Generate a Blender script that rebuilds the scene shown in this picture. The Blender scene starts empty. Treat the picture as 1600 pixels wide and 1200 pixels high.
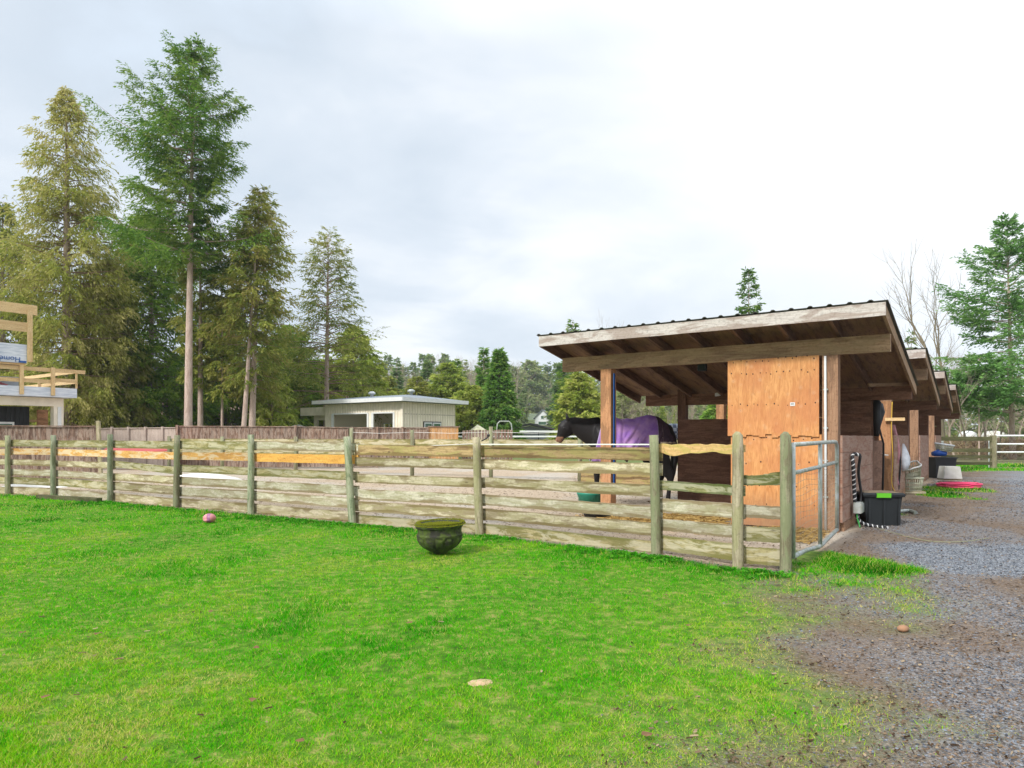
import bpy, math, random
import numpy as np
from mathutils import Vector, Matrix
R = math.radians
SC = bpy.context.scene
COL = SC.collection
# ------------------------------------------------------------------ camera
F = 1067.0; H = 1.35; HY = 680.0
cam = bpy.data.cameras.new('camera'); co = bpy.data.objects.new('camera', cam); COL.objects.link(co)
co.location = (0, 0, H); co.rotation_euler = (R(90), 0, 0)
cam.sensor_width = 36; cam.lens = 24.0; cam.shift_y = (HY-600)/1600.0
cam.clip_start = .05; cam.clip_end = 3000
SC.camera = co
# ------------------------------------------------------------------ world
SUN_EL, SUN_AZ = 40, -140         # azimuth measured from +Y towards +X
wd = bpy.data.worlds.new("World"); SC.world = wd; wd.use_nodes = True
nt = wd.node_tree; nt.nodes.clear()
def N(nt, t, **k):
    n = nt.nodes.new(t)
    for a, b in k.items():
        if a.startswith('i_'): n.inputs[a[2:].replace('_', ' ')].default_value = b
        else: setattr(n, a, b)
    return n
def mth(nt, op, a, b=None, c=None, clamp=False):
    n = nt.nodes.new('ShaderNodeMath'); n.operation = op; n.use_clamp = clamp
    for i, v in enumerate((a, b, c)):
        if v is None: continue
        if isinstance(v, (int, float)): n.inputs[i].default_value = v
        else: nt.links.new(v, n.inputs[i])
    return n.outputs[0]
def mix(nt, fac, a, b, mode='MIX'):
    n = nt.nodes.new('ShaderNodeMix'); n.data_type = 'RGBA'; n.blend_type = mode
    for s, v in ((n.inputs[0], fac), (n.inputs[6], a), (n.inputs[7], b)):
        if isinstance(v, (int, float)): s.default_value = v
        elif isinstance(v, tuple): s.default_value = (v[0], v[1], v[2], 1)
        else: nt.links.new(v, s)
    return n.outputs[2]
def ramp(nt, fac, stops, interp='LINEAR'):
    n = nt.nodes.new('ShaderNodeValToRGB'); n.color_ramp.interpolation = interp
    e = n.color_ramp.elements
    while len(e) < len(stops): e.new(.5)
    for i, (p, c) in enumerate(stops):
        e[i].position = p
        e[i].color = (c[0], c[1], c[2], 1) if isinstance(c, tuple) else (c, c, c, 1)
    nt.links.new(fac, n.inputs[0]); return n.outputs[0]
def noise(nt, vec, scale, detail=4, rough=.55, dist=0):
    n = N(nt, 'ShaderNodeTexNoise'); n.inputs['Scale'].default_value = scale
    n.inputs['Detail'].default_value = detail; n.inputs['Roughness'].default_value = rough
    n.inputs['Distortion'].default_value = dist
    if vec is not None: nt.links.new(vec, n.inputs['Vector'])
    return n.outputs['Fac']
sky = N(nt, 'ShaderNodeTexSky', sky_type='NISHITA', sun_disc=False)
sky.sun_elevation = R(SUN_EL); sky.sun_rotation = R(SUN_AZ); sky.dust_density = 2.0
tc = N(nt, 'ShaderNodeTexCoord'); sx = N(nt, 'ShaderNodeSeparateXYZ'); nt.links.new(tc.outputs['Generated'], sx.inputs[0])
zc = mth(nt, 'ADD', mth(nt, 'MAXIMUM', sx.outputs[2], 0.0), .16)
cx = N(nt, 'ShaderNodeCombineXYZ')
nt.links.new(mth(nt, 'DIVIDE', sx.outputs[0], zc), cx.inputs[0]); nt.links.new(mth(nt, 'DIVIDE', sx.outputs[1], zc), cx.inputs[1])
n1 = noise(nt, cx.outputs[0], .55, 6, .5, .35); n2 = noise(nt, cx.outputs[0], 1.7, 5, .55, .5)
nm = mth(nt, 'ADD', mth(nt, 'MULTIPLY', n1, .75), mth(nt, 'MULTIPLY', n2, .25))
cloud = ramp(nt, nm, [(.36, (7.2, 8.2, 9.4)), (.44, (6.2, 7.0, 7.9)), (.50, (7.0, 7.7, 8.5)), (.57, (8.6, 9.0, 9.4)), (.66, (10.6, 10.8, 11.0))])
sd = Vector((math.sin(R(SUN_AZ))*math.cos(R(SUN_EL)), math.cos(R(SUN_AZ))*math.cos(R(SUN_EL)), math.sin(R(SUN_EL))))
dp = N(nt, 'ShaderNodeVectorMath', operation='DOT_PRODUCT'); nt.links.new(tc.outputs['Generated'], dp.inputs[0]); dp.inputs[1].default_value = (.50, .72, .48)   # thin bright cloud to the right
glow = mth(nt, 'POWER', mth(nt, 'MAXIMUM', dp.outputs['Value'], 0.0), 15.0)
cl2 = mix(nt, mth(nt, 'MULTIPLY', glow, 1.0, clamp=True), cloud, (12.5, 12.4, 12.2))
elev = mth(nt, 'ADD', 1.0, mth(nt, 'MULTIPLY', mth(nt, 'POWER', mth(nt, 'MAXIMUM', mth(nt, 'SUBTRACT', sx.outputs[2], .5), 0.0), 1.0), 3.2))
sc_ = N(nt, 'ShaderNodeVectorMath', operation='SCALE'); nt.links.new(cl2, sc_.inputs[0]); nt.links.new(elev, sc_.inputs['Scale'])
skc = mix(nt, .92, sky.outputs[0], sc_.outputs[0])
bg = N(nt, 'ShaderNodeBackground'); bg.inputs[1].default_value = .1; nt.links.new(skc, bg.inputs[0])
wo = N(nt, 'ShaderNodeOutputWorld'); nt.links.new(bg.outputs[0], wo.inputs[0])
sl = bpy.data.lights.new('sun', 'SUN'); so = bpy.data.objects.new('sun', sl); COL.objects.link(so)
sl.energy = 3.1; sl.angle = R(8); sl.color = (1, .97, .92)
so.rotation_euler = (-sd).to_track_quat('-Z', 'Y').to_euler()
SC.render.engine = 'CYCLES'
SC.view_settings.view_transform = 'Standard'; SC.view_settings.look = 'None'; SC.view_settings.gamma = 1
SC.view_settings.exposure = 0.24
# ------------------------------------------------------------------ helpers
def PX(px, py, Y): return Vector(((px-800)/F*Y, Y, H-(py-HY)/F*Y))
def GP(px, py, z=0.0):
    Y = (H-z)*F/(py-HY); return Vector(((px-800)/F*Y, Y, z))
U = Vector((.58, .8146, 0)); V = Vector((.8146, -.58, 0))   # stable row: U runs away along it, V to the right across it
Z = Vector((0, 0, 1)); C0 = Vector((4.51, 9.41, 0))
def SH(t, m, z=0.0): return C0 + V*t + U*m + Z*z            # point in the stable row's own axes
rng = random.Random(5)

def wpos(o):
    p = Vector((0, 0, 0))
    while o: p += o.location; o = o.parent
    return p
class MB:
    """collects shapes in world coordinates, built as one mesh"""
    def __init__(s): s.v = []; s.f = []; s.uv = []; s.mi = []; s.sm = []
    def add(s, vs, fs, uvs=None, m=0, smooth=False):
        b = len(s.v); s.v += [tuple(p) for p in vs]
        for k, f in enumerate(fs):
            s.f.append([b+i for i in f]); s.mi.append(m); s.sm.append(smooth)
            s.uv.append(uvs[k] if uvs else [(vs[i][0]+vs[i][1]*.37, vs[i][2]) for i in f])
        return s
    def beam(s, p0, p1, w, h, seg=1, jit=0, m=0, up=Z, prof=None):
        """plank from p0 to p1 (centre line); w across, h along `up`; UV runs down its length in metres"""
        p0 = Vector(p0); p1 = Vector(p1); d = p1-p0; L = d.length; d.normalize()
        sd = d.cross(up).normalized(); u2 = sd.cross(d).normalized()
        r = rng; rings = []; o = r.random()*40
        for i in range(seg+1):
            t = i/seg; c = p0.lerp(p1, t); hh = h/2; ww = w/2
            a = r.uniform(-jit, jit); b = r.uniform(-jit, jit); lo, hi = -hh, hh
            if prof: lo, hi = prof(t, -hh, hh)
            q = r.uniform(-jit, jit)*.4
            rings.append([c+sd*(-ww+q)+u2*(lo+a), c+sd*(ww+q)+u2*(lo+a), c+sd*(ww+q)+u2*(hi+b), c+sd*(-ww+q)+u2*(hi+b)])
        vs = [p for g in rings for p in g]; fs = []; uv = []
        vv = [o, o+w, o+w+h, o+2*w+h, o+2*w+2*h]
        for i in range(seg):
            for k in range(4):
                a, b = i*4+k, i*4+(k+1) % 4
                fs.append([a, a+4, b+4, b]); x0, x1 = L*i/seg+o, L*(i+1)/seg+o
                uv.append([(x0, vv[k]), (x1, vv[k]), (x1, vv[k+1]), (x0, vv[k+1])])
        e = seg*4
        fs += [[0, 1, 2, 3], [e+3, e+2, e+1, e]]
        uv += [[(o, o), (o+w*.2, o), (o+w*.2, o+h), (o, o+h)], [(o, o+h), (o+w*.2, o+h), (o+w*.2, o), (o, o)]]
        return s.add(vs, fs, uv, m)
    def box(s, c, size, rz=0, m=0):
        c = Vector(c); x, y, z = size; d = Vector((math.cos(rz), math.sin(rz), 0))
        return s.beam(c-d*x/2, c+d*x/2, y, z, m=m)
    def tube(s, pts, rad, n=8, m=0, cap=True, smooth=True, ell=1.0):
        pts = [Vector(p) for p in pts]; k = len(pts)
        if isinstance(rad, (int, float)): rad = [rad]*k
        vs = []; uvs = []; L = 0; ref = None; acc = [0]
        for i in range(k):
            t = (pts[min(i+1, k-1)]-pts[max(i-1, 0)]).normalized()
            if ref is None:
                ref = Vector((0, 0, 1)) if abs(t.z) < .9 else Vector((1, 0, 0))
            a = t.cross(ref).normalized(); b = a.cross(t).normalized(); ref = b
            if i: acc.append(acc[-1]+(pts[i]-pts[i-1]).length)
            for j in range(n):
                th = 2*math.pi*j/n; vs.append(pts[i]+a*math.cos(th)*rad[i]+b*math.sin(th)*rad[i]*ell)
        fs = []; o = rng.random()*9
        for i in range(k-1):
            for j in range(n):
                j2 = (j+1) % n; fs.append([i*n+j, i*n+j2, (i+1)*n+j2, (i+1)*n+j])
                c0, c1 = j/n*6.28*rad[i], (j+1)/n*6.28*rad[i]
                uvs.append([(acc[i]+o, c0), (acc[i]+o, c1), (acc[i+1]+o, c1), (acc[i+1]+o, c0)])
        s.add(vs, fs, uvs, m, smooth)
        if cap:
            b = len(s.v)-len(vs)
            for ring, rev in (((0), True), ((k-1), False)):
                f = [b+ring*n+j for j in range(n)]
                if rev: f = f[::-1]
                s.f.append(f); s.mi.append(m); s.sm.append(False); s.uv.append([(o, 0)]*n)
        return s
    def lathe(s, c, prof, n=24, m=0, rx=0, ry=0, fn=None):
        """prof = [(r, z)...]; fn(theta, i, r, z) -> r"""
        c = Vector(c); M = Matrix.Rotation(rx, 3, 'X') @ Matrix.Rotation(ry, 3, 'Y'); vs = []
        for i, (r, z) in enumerate(prof):
            for j in range(n):
                th = 2*math.pi*j/n; rr = fn(th, i, r, z) if fn else r
                vs.append(c + M @ Vector((rr*math.cos(th), rr*math.sin(th), z)))
        fs = [[i*n+j, i*n+(j+1) % n, (i+1)*n+(j+1) % n, (i+1)*n+j] for i in range(len(prof)-1) for j in range(n)]
        return s.add(vs, fs, None, m, True)
    def build(s, name, mats, parent=None, origin=None):
        off = wpos(parent) if parent else (Vector(origin) if origin is not None else Vector((0, 0, 0)))
        me = bpy.data.meshes.new(name)
        me.from_pydata([(p[0]-off.x, p[1]-off.y, p[2]-off.z) for p in s.v], [], s.f)
        uvl = me.uv_layers.new(name='UVMap'); flat = [c for f in s.uv for c in f]
        uvl.data.foreach_set('uv', np.array(flat, dtype=np.float32).ravel())
        me.polygons.foreach_set('material_index', s.mi); me.polygons.foreach_set('use_smooth', s.sm)
        if not isinstance(mats, (list, tuple)): mats = [mats]
        for mt in mats: me.materials.append(mt)
        me.update()
        o = bpy.data.objects.new(name, me); COL.objects.link(o)
        if parent: o.parent = parent
        else: o.location = off
        return o
def tag(o, label=None, cat=None, group=None, kind=None):
    if label: o['label'] = label
    if cat: o['category'] = cat
    if group: o['group'] = group
    if kind: o['kind'] = kind
    return o
def thing(name, label, cat, loc=(0, 0, 0), group=None):
    o = bpy.data.objects.new(name, None); o.empty_display_size = .2; COL.objects.link(o); o.location = loc
    return tag(o, label, cat, group)
def kids(o): return [c for c in bpy.data.objects if c.parent == o]
def copy_tree(o, parent=None, d=None):
    c = o.copy(); COL.objects.link(c); c.parent = parent
    for k in (d[o.name] if d else kids(o)): copy_tree(k, c)
    return c
def npmesh(name, V3, Fq, mat, attrs=None, mi=None, smooth=False):
    """numpy mesh, every face the same number of corners"""
    me = bpy.data.meshes.new(name); k = Fq.shape[1]; nf = len(Fq)
    me.vertices.add(len(V3)); me.vertices.foreach_set('co', V3.astype(np.float32).ravel())
    me.loops.add(nf*k); me.loops.foreach_set('vertex_index', Fq.astype(np.int32).ravel())
    me.polygons.add(nf); me.polygons.foreach_set('loop_start', (np.arange(nf)*k).astype(np.int32))
    if mi is not None: me.polygons.foreach_set('material_index', mi.astype(np.int32))
    me.polygons.foreach_set('use_smooth', np.full(nf, smooth))
    for nm_, (dom, typ, arr) in (attrs or {}).items():
        a = me.attributes.new(nm_, typ, dom)
        a.data.foreach_set('color' if typ == 'FLOAT_COLOR' else 'value', arr.astype(np.float32).ravel())
    for m_ in (mat if isinstance(mat, (list, tuple)) else [mat]): me.materials.append(m_)
    me.update(calc_edges=True); me.validate()
    return me
def vn(x, y, sc, seed=0, oct=3):
    """smooth value noise 0..1"""
    out = 0; amp = 1; tot = 0
    rs = np.random.RandomState(seed); T = rs.rand(256, 256)
    for o in range(oct):
        X = x*sc*2**o+37.3*o; Y = y*sc*2**o+11.7*o
        xi = np.floor(X).astype(int); yi = np.floor(Y).astype(int); fx = X-xi; fy = Y-yi
        fx = fx*fx*(3-2*fx); fy = fy*fy*(3-2*fy)
        a = T[xi % 256, yi % 256]; b = T[(xi+1) % 256, yi % 256]; c = T[xi % 256, (yi+1) % 256]; d = T[(xi+1) % 256, (yi+1) % 256]
        out = out+amp*((a*(1-fx)+b*fx)*(1-fy)+(c*(1-fx)+d*fx)*fy); tot += amp; amp *= .5
    return out/tot
# ------------------------------------------------------------------ materials
def newmat(name):
    m = bpy.data.materials.new(name); m.use_nodes = True; nt = m.node_tree
    return m, nt, nt.nodes['Principled BSDF']
def bump(nt, bs, hgt, strength=.3, dist=.01):
    b = N(nt, 'ShaderNodeBump'); b.inputs['Strength'].default_value = strength; b.inputs['Distance'].default_value = dist
    nt.links.new(hgt, b.inputs['Height']); nt.links.new(b.outputs[0], bs.inputs['Normal'])
def wood(name, c1, c2, stain=(.05, .03, .02), moss=None, st=.5, ms=.5, rough=.85, knots=.5, vary=.35, bs_=.5, edge=0):
    m, nt, bs = newmat(name)
    uv = N(nt, 'ShaderNodeUVMap'); oi = N(nt, 'ShaderNodeObjectInfo')
    off = N(nt, 'ShaderNodeCombineXYZ'); r = mth(nt, 'MULTIPLY', oi.outputs['Random'], 37.0)
    nt.links.new(r, off.inputs[0]); nt.links.new(r, off.inputs[1])
    ad = N(nt, 'ShaderNodeVectorMath', operation='ADD'); nt.links.new(uv.outputs[0], ad.inputs[0]); nt.links.new(off.outputs[0], ad.inputs[1])
    mp = N(nt, 'ShaderNodeMapping'); mp.inputs['Scale'].default_value = (1.6, 26, 1); nt.links.new(ad.outputs[0], mp.inputs[0])
    g = noise(nt, mp.outputs[0], 2.2, 6, .65, .6)
    mp2 = N(nt, 'ShaderNodeMapping'); mp2.inputs['Scale'].default_value = (1.3, 6, 1); nt.links.new(ad.outputs[0], mp2.inputs[0])
    s = noise(nt, mp2.outputs[0], 1.3, 5, .6, .5)
    mp3 = N(nt, 'ShaderNodeMapping'); mp3.inputs['Scale'].default_value = (2.2, 9, 1); mp3.inputs['Location'].default_value = (7, 3, 0); nt.links.new(ad.outputs[0], mp3.inputs[0])
    q = noise(nt, mp3.outputs[0], 1.1, 6, .7, .8)
    c = mix(nt, ramp(nt, g, [(.35, 0.0), (.65, 1.0)]), c1, c2)
    mp4 = N(nt, 'ShaderNodeMapping'); mp4.inputs['Scale'].default_value = (.9, 60, 1); nt.links.new(ad.outputs[0], mp4.inputs[0])
    ck_ = noise(nt, mp4.outputs[0], 1.4, 3, .6, .3); c = mix(nt, ramp(nt, ck_, [(.27, .7), (.32, 0.0)]), c, tuple(k*.25 for k in c1))
    ft = noise(nt, ad.outputs[0], 26, 5, .7); c = mix(nt, ramp(nt, ft, [(.36, .45), (.5, 0.0)]), c, tuple(k*.45 for k in c1))
    c = mix(nt, mth(nt, 'MULTIPLY', ramp(nt, s, [(.49, 0.0), (.55, 1.0)]), st), c, stain)
    if moss: c = mix(nt, mth(nt, 'MULTIPLY', ramp(nt, q, [(.47, 0.0), (.53, 1.0)]), ms), c, moss)
    if edge:
        ge = N(nt, 'ShaderNodeTexCoord'); sg_ = N(nt, 'ShaderNodeSeparateXYZ'); nt.links.new(ge.outputs['Generated'], sg_.inputs[0])
        e_ = mth(nt, 'MULTIPLY', mth(nt, 'ABSOLUTE', mth(nt, 'SUBTRACT', sg_.outputs[2], .55)), 2.0)
        e_ = mth(nt, 'ADD', e_, mth(nt, 'MULTIPLY', mth(nt, 'SUBTRACT', s, .5), 1.7))
        c = mix(nt, mth(nt, 'MULTIPLY', ramp(nt, e_, [(.58, 0.0), (.70, 1.0)]), edge), c, stain)
    if knots:
        mk = N(nt, 'ShaderNodeMapping'); mk.inputs['Scale'].default_value = (2.4, 7, 1); nt.links.new(ad.outputs[0], mk.inputs[0])
        vo = N(nt, 'ShaderNodeTexVoronoi'); vo.inputs['Scale'].default_value = 1.0; nt.links.new(mk.outputs[0], vo.inputs['Vector'])
        c = mix(nt, mth(nt, 'MULTIPLY', ramp(nt, vo.outputs['Distance'], [(.04, 1.0), (.10, 0.0)]), knots), c, (.035, .02, .012))
    hv = N(nt, 'ShaderNodeHueSaturation'); nt.links.new(c, hv.inputs['Color'])
    nt.links.new(mth(nt, 'ADD', 1-vary/2, mth(nt, 'MULTIPLY', oi.outputs['Random'], vary)), hv.inputs['Value'])
    nt.links.new(hv.outputs[0], bs.inputs['Base Color']); bs.inputs['Roughness'].default_value = rough
    bs.inputs['Specular IOR Level'].default_value = .25
    bump(nt, bs, g, bs_, .006); return m
def plain(name, c, rough=.5, metal=0, c2=None, sc=8, amt=.5, bmp=0, spec=.5):
    m, nt, bs = newmat(name)
    if c2:
        t = N(nt, 'ShaderNodeTexCoord'); n_ = noise(nt, t.outputs['Object'], sc, 6, .6)
        nt.links.new(mix(nt, mth(nt, 'MULTIPLY', ramp(nt, n_, [(.4, 0.0), (.62, 1.0)]), amt), c, c2), bs.inputs['Base Color'])
        if bmp: bump(nt, bs, n_, bmp, .01)
    else: bs.inputs['Base Color'].default_value = (*c, 1)
    bs.inputs['Roughness'].default_value = rough; bs.inputs['Metallic'].default_value = metal; bs.inputs['Specular IOR Level'].default_value = spec
    return m
def leafmat(name, cols, transl=.3, rough=.6):
    m = bpy.data.materials.new(name); m.use_nodes = True; nt = m.node_tree; nt.nodes.clear()
    at = N(nt, 'ShaderNodeAttribute', attribute_name='tint')
    c = ramp(nt, at.outputs['Fac'], [(i/(len(cols)-1), k) for i, k in enumerate(cols)])
    d = N(nt, 'ShaderNodeBsdfPrincipled'); d.inputs['Roughness'].default_value = rough; d.inputs['Specular IOR Level'].default_value = .03
    t = N(nt, 'ShaderNodeBsdfTranslucent'); x = N(nt, 'ShaderNodeMixShader'); x.inputs[0].default_value = transl
    nt.links.new(c, d.inputs['Base Color']); nt.links.new(c, t.inputs[0]); nt.links.new(d.outputs[0], x.inputs[1]); nt.links.new(t.outputs[0], x.inputs[2])
    o = N(nt, 'ShaderNodeOutputMaterial'); nt.links.new(x.outputs[0], o.inputs[0]); return m
M = {}
M['rail_pale'] = wood('rail_pale', (.42, .36, .235), (.66, .57, .41), (.17, .12, .05), (.27, .24, .09), .6, .5, edge=.7)
M['rail_grey'] = wood('rail_grey', (.42, .38, .28), (.64, .58, .45), (.20, .14, .065), (.25, .23, .10), .4, .45, edge=.7)
M['rail_moss'] = wood('rail_moss', (.27, .23, .10), (.45, .38, .20), (.15, .14, .04), (.52, .47, .34), .7, .6, edge=.7)
M['rail_green'] = wood('rail_green', (.17, .17, .06), (.34, .31, .14), (.08, .10, .025), (.46, .43, .30), .7, .7, edge=.7)
M['rail_brown'] = wood('rail_brown', (.32, .22, .10), (.50, .35, .18), (.15, .09, .04), (.34, .30, .10), .6, .6, knots=.9, edge=.7)
M['rail_orange'] = wood('rail_orange', (.52, .27, .07), (.68, .39, .13), (.38, .18, .05), (.64, .55, .40), .5, .6)
M['rail_amber'] = wood('rail_amber', (.60, .29, .06), (.76, .42, .11), (.44, .20, .04), None, .3, 0)
M['rail_new'] = wood('rail_new', (.56, .34, .13), (.72, .48, .22), (.45, .28, .10), (.42, .38, .09), .3, .5)
M['post'] = wood('post', (.18, .17, .10), (.36, .33, .22), (.13, .11, .06), (.22, .25, .13), .6, .6, bs_=.9)
M['post_grey'] = wood('post_grey', (.26, .22, .14), (.44, .38, .26), (.15, .12, .07), (.24, .24, .10), .5, .5, bs_=.9)
M['post_green'] = wood('post_green', (.15, .18, .10), (.29, .33, .21), (.12, .12, .06), (.42, .40, .29), .5, .5, bs_=.9)
M['dark_rail'] = wood('dark_rail', (.07, .07, .03), (.13, .12, .06), (.03, .03, .01), None, .4, 0)
M['beam'] = wood('beam', (.27, .165, .09), (.42, .275, .165), (.14, .08, .05), (.30, .215, .12), .45, .4)
M['post_brown'] = wood('post_brown', (.28, .155, .09), (.42, .25, .15), (.14, .08, .05), None, .5, 0)
M['fascia'] = wood('fascia', (.46, .41, .37), (.64, .59, .54), (.22, .13, .09), None, .5, 0, knots=.3)
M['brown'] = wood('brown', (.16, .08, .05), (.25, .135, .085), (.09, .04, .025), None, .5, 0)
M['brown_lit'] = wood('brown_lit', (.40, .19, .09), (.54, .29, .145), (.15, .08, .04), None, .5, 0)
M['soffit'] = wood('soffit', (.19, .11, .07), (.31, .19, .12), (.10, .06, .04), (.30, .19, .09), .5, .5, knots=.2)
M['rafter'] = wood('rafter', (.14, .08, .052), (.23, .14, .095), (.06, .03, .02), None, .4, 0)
M['stall_board'] = wood('stall_board', (.27, .15, .105), (.38, .225, .16), (.25, .11, .07), (.40, .29, .23), .4, .5, knots=.1, vary=.2)
M['pink_board'] = wood('pink_board', (.50, .28, .20), (.60, .37, .28), (.38, .19, .12), None, .3, 0, knots=0, vary=.15)
M['fence_dark'] = wood('fence_dark', (.15, .085, .06), (.30, .20, .145), (.07, .04, .03), (.46, .38, .31), .6, .4, vary=.2, knots=.1)
M['fence_pale'] = wood('fence_pale', (.44, .35, .29), (.56, .46, .40), (.34, .25, .20), None, .3, 0, vary=.1, knots=0)
M['fence_orange'] = wood('fence_orange', (.45, .22, .08), (.60, .34, .13), (.25, .12, .05), (.50, .40, .30), .4, .3, vary=.15, knots=.2)
M['lumber'] = wood('lumber', (.62, .42, .20), (.78, .58, .32), (.48, .28, .12), None, .3, 0, knots=.4, vary=.2)
M['metal'] = plain('galvanised', (.44, .47, .46), .5, .35, (.24, .27, .18), 9, .75)
M['white'] = plain('white_paint', (.72, .73, .72), .5, 0, (.5, .5, .48), 6, .3)
M['roof_metal'] = plain('roof_metal', (.10, .105, .085), .55, .4, (.05, .06, .03), 3, .6)
M['cream'] = plain('cream', (.84, .76, .62), .7, 0, (.52, .47, .36), 2, .4)
M['cream_dark'] = plain('cream_dark', (.82, .74, .62), .8)
M['black'] = plain('black_rubber', (.018, .018, .02), .55)
M['charcoal'] = plain('charcoal', (.018, .021, .023), .6, spec=.3)
M['glass'] = plain('glass', (.05, .09, .08), .08, 0, (.10, .2, .1), 4, .8)
M['shingle'] = plain('shingle', (.22, .25, .28), .9, 0, (.2, .22, .24), 20, .6, .3)
M['shingle_pink'] = plain('shingle_pink', (.40, .25, .22), .9, 0, (.30, .18, .16), 14, .6, .3)
M['rope'] = plain('rope', (.75, .74, .70), .8)
M['yellow_cord'] = plain('yellow_cord', (.6, .36, .03), .7)
M['blue'] = plain('blue_webbing', (.012, .09, .32), .6)
M['bark'] = wood('bark', (.38, .27, .21), (.62, .50, .43), (.26, .17, .13), None, .4, 0, knots=.9, vary=.2, bs_=1)
M['bark_red'] = wood('bark_red', (.28, .16, .11), (.46, .30, .22), (.12, .07, .05), (.2, .2, .08), .4, .3, knots=.5, vary=.2, bs_=1)
M['bark_pale'] = plain('bark_pale', (.36, .30, .23), .9, 0, (.24, .21, .12), 3, .6)
M['bark_grey'] = plain('bark_grey', (.24, .19, .13), .9, 0, (.18, .16, .08), 3, .6)
M['twig'] = plain('twig', (.34, .27, .21), .9, 0, (.26, .20, .15), 3, .5)
# foliage tint ramps
L = {}
L['fir'] = leafmat('fir_needles', [(.035, .09, .022), (.08, .19, .03), (.17, .29, .045), (.28, .34, .07)], .4)
L['dark'] = leafmat('dark_needles', [(.04, .10, .015), (.12, .25, .035), (.26, .38, .05), (.42, .48, .10)], .45)
L['cedar'] = leafmat('cedar_sprays', [(.08, .12, .02), (.21, .26, .045), (.37, .38, .08), (.52, .46, .18)], .45)
L['cedar_brown'] = leafmat('cedar_brown_sprays', [(.07, .12, .025), (.19, .25, .045), (.35, .36, .08), (.46, .36, .14)], .45)
L['yellow'] = leafmat('yellow_sprays', [(.11, .18, .03), (.26, .34, .05), (.42, .47, .09), (.54, .52, .16)], .45)
L['spruce'] = leafmat('spruce_needles', [(.03, .09, .02), (.09, .22, .035), (.18, .34, .06), (.32, .44, .09)], .45)
L['blue'] = leafmat('far_needles', [(.06, .12, .05), (.13, .23, .08), (.25, .34, .11), (.40, .43, .18)], .45)
L['right'] = leafmat('right_fir', [(.05, .12, .04), (.11, .25, .06), (.18, .36, .09), (.28, .42, .14)], .4)
L['grass'] = leafmat('grass_blades', [(.008, .11, .002), (.028, .33, .002), (.095, .45, .003), (.30, .47, .015), (.55, .45, .16)], .25, .85)
L['moss'] = leafmat('moss', [(.10, .12, .01), (.22, .24, .02), (.30, .28, .04)], .2)
# ------------------------------------------------------------------ ground
FENCE = [(12, 772), (83, 775), (172, 783), (275, 793), (392, 803), (552, 818), (750, 835), (1026, 867), (1153, 887), (1228, 893)]
FP = [GP(*p) for p in FENCE]; FP = [FP[0]+(FP[0]-FP[1])*2.0, FP[0]+(FP[0]-FP[1])] + FP
fx = np.array([p.x for p in FP]); fy = np.array([p.y for p in FP])
def sstep(a, b, x): t = np.clip((x-a)/(b-a), 0, 1); return t*t*(3-2*t)
def lawn_w(x, y):
    bx = np.interp(y, [-5, 2.2, 3.18, 4.5, 5.33, 6.55, 7.3, 7.9, 8.2], [.1, .5, .9, 1.6, 2.35, 3.1, 3.4, 3.0, 2.2])
    nz = vn(x, y, .9, 3)-.5; nz2 = vn(x, y, 3.2, 4)-.5
    a = sstep(-1.0, .8, bx-x+nz*1.8+nz2*1.5)
    fl = np.interp(x, fx, fy); d = fl-.10-y
    return a*sstep(-.03, .08, d+nz2*.05)*np.where(x < 2.4, 1, sstep(.0, .9, (7.75+.15*(x-2.4)-y)+nz2*1.2))
def zones(x, y):
    g = lawn_w(x, y)
    tx = (x-C0.x)*V.x+(y-C0.y)*V.y; m = (x-C0.x)*U.x+(y-C0.y)*U.y
    n = vn(x, y, .45, 8)-.5; n2 = vn(x, y, 1.8, 9)-.5
    # small sward beside the drive and the rough grass by the stalls
    spot = lambda cx_, cy_, r: 1-sstep(r*.6, r*1.25, np.hypot(x-cx_, (y-cy_)*.7)+n2*.9)
    extra = np.maximum.reduce([spot(3.45, 7.3, .5)*.9, spot(6.6, 12.6, .5)*.9, spot(9.8, 15.7, .6)*.9, spot(10.9, 17.1, .7)*.8])
    far = sstep(24.4, 25.6, y+n*1.5-.12*(x-14))*(x > 11+.05*y)
    g = np.maximum(g, extra); g = np.maximum(g, far*.8)
    fl = np.interp(x, fx, fy)
    pad = sstep(-.02, .12, y-fl)*sstep(.15, -.1, tx)          # inside the paddock and under the roofs
    pad = np.where(x > 2.72, sstep(.3, 0, tx)*(m > -2.6), pad)
    A = sstep(6.25, 6.75, y+n2*.5)*sstep(8.7, 8.2, y+n2*.5)*sstep(3.9, 4.5, x+n)
    B = sstep(1.2, 2.4, tx+n*1.6+n2*.8)*sstep(9.8, 12.5, y+n*1.5)*.9
    Cc = np.maximum(sstep(.52, .70, vn(x, y, .8, 21))*.5, sstep(5.0, 3.4, y)*.5*sstep(.35, .6, vn(x, y, .6, 22)))*sstep(1.2, 2.2, x)
    b = np.clip(np.maximum(np.maximum(A, B), Cc), 0, 1)*(1-pad)*(1-g)
    pad = pad*sstep(31.5, 30.5, y-np.clip(x, 0, 30)*0)
    g = np.where(y > 31, np.where(x > 16, .25*(y < 75)+.5*(y >= 75), .55), g); b = np.where(y > 31, 0, b)
    return g, b, pad
def height(x, y):
    h = (vn(x, y, .35, 31)-.5)*.07*sstep(2, 5, np.hypot(x, y))
    h = h+(vn(x, y, .02, 33)-.3)*3*sstep(60, 140, y)+sstep(85, 230, y)*7.2*sstep(70, -10, x)
    fl = np.interp(x, fx, fy)
    h = h*np.where((np.abs(y-fl) < 2.5) & (y < 30), .35, 1)
    return h
xs = np.concatenate([-np.geomspace(900, 17, 40), np.arange(-16.4, 16.4, .11), np.geomspace(17, 900, 40)])
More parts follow.
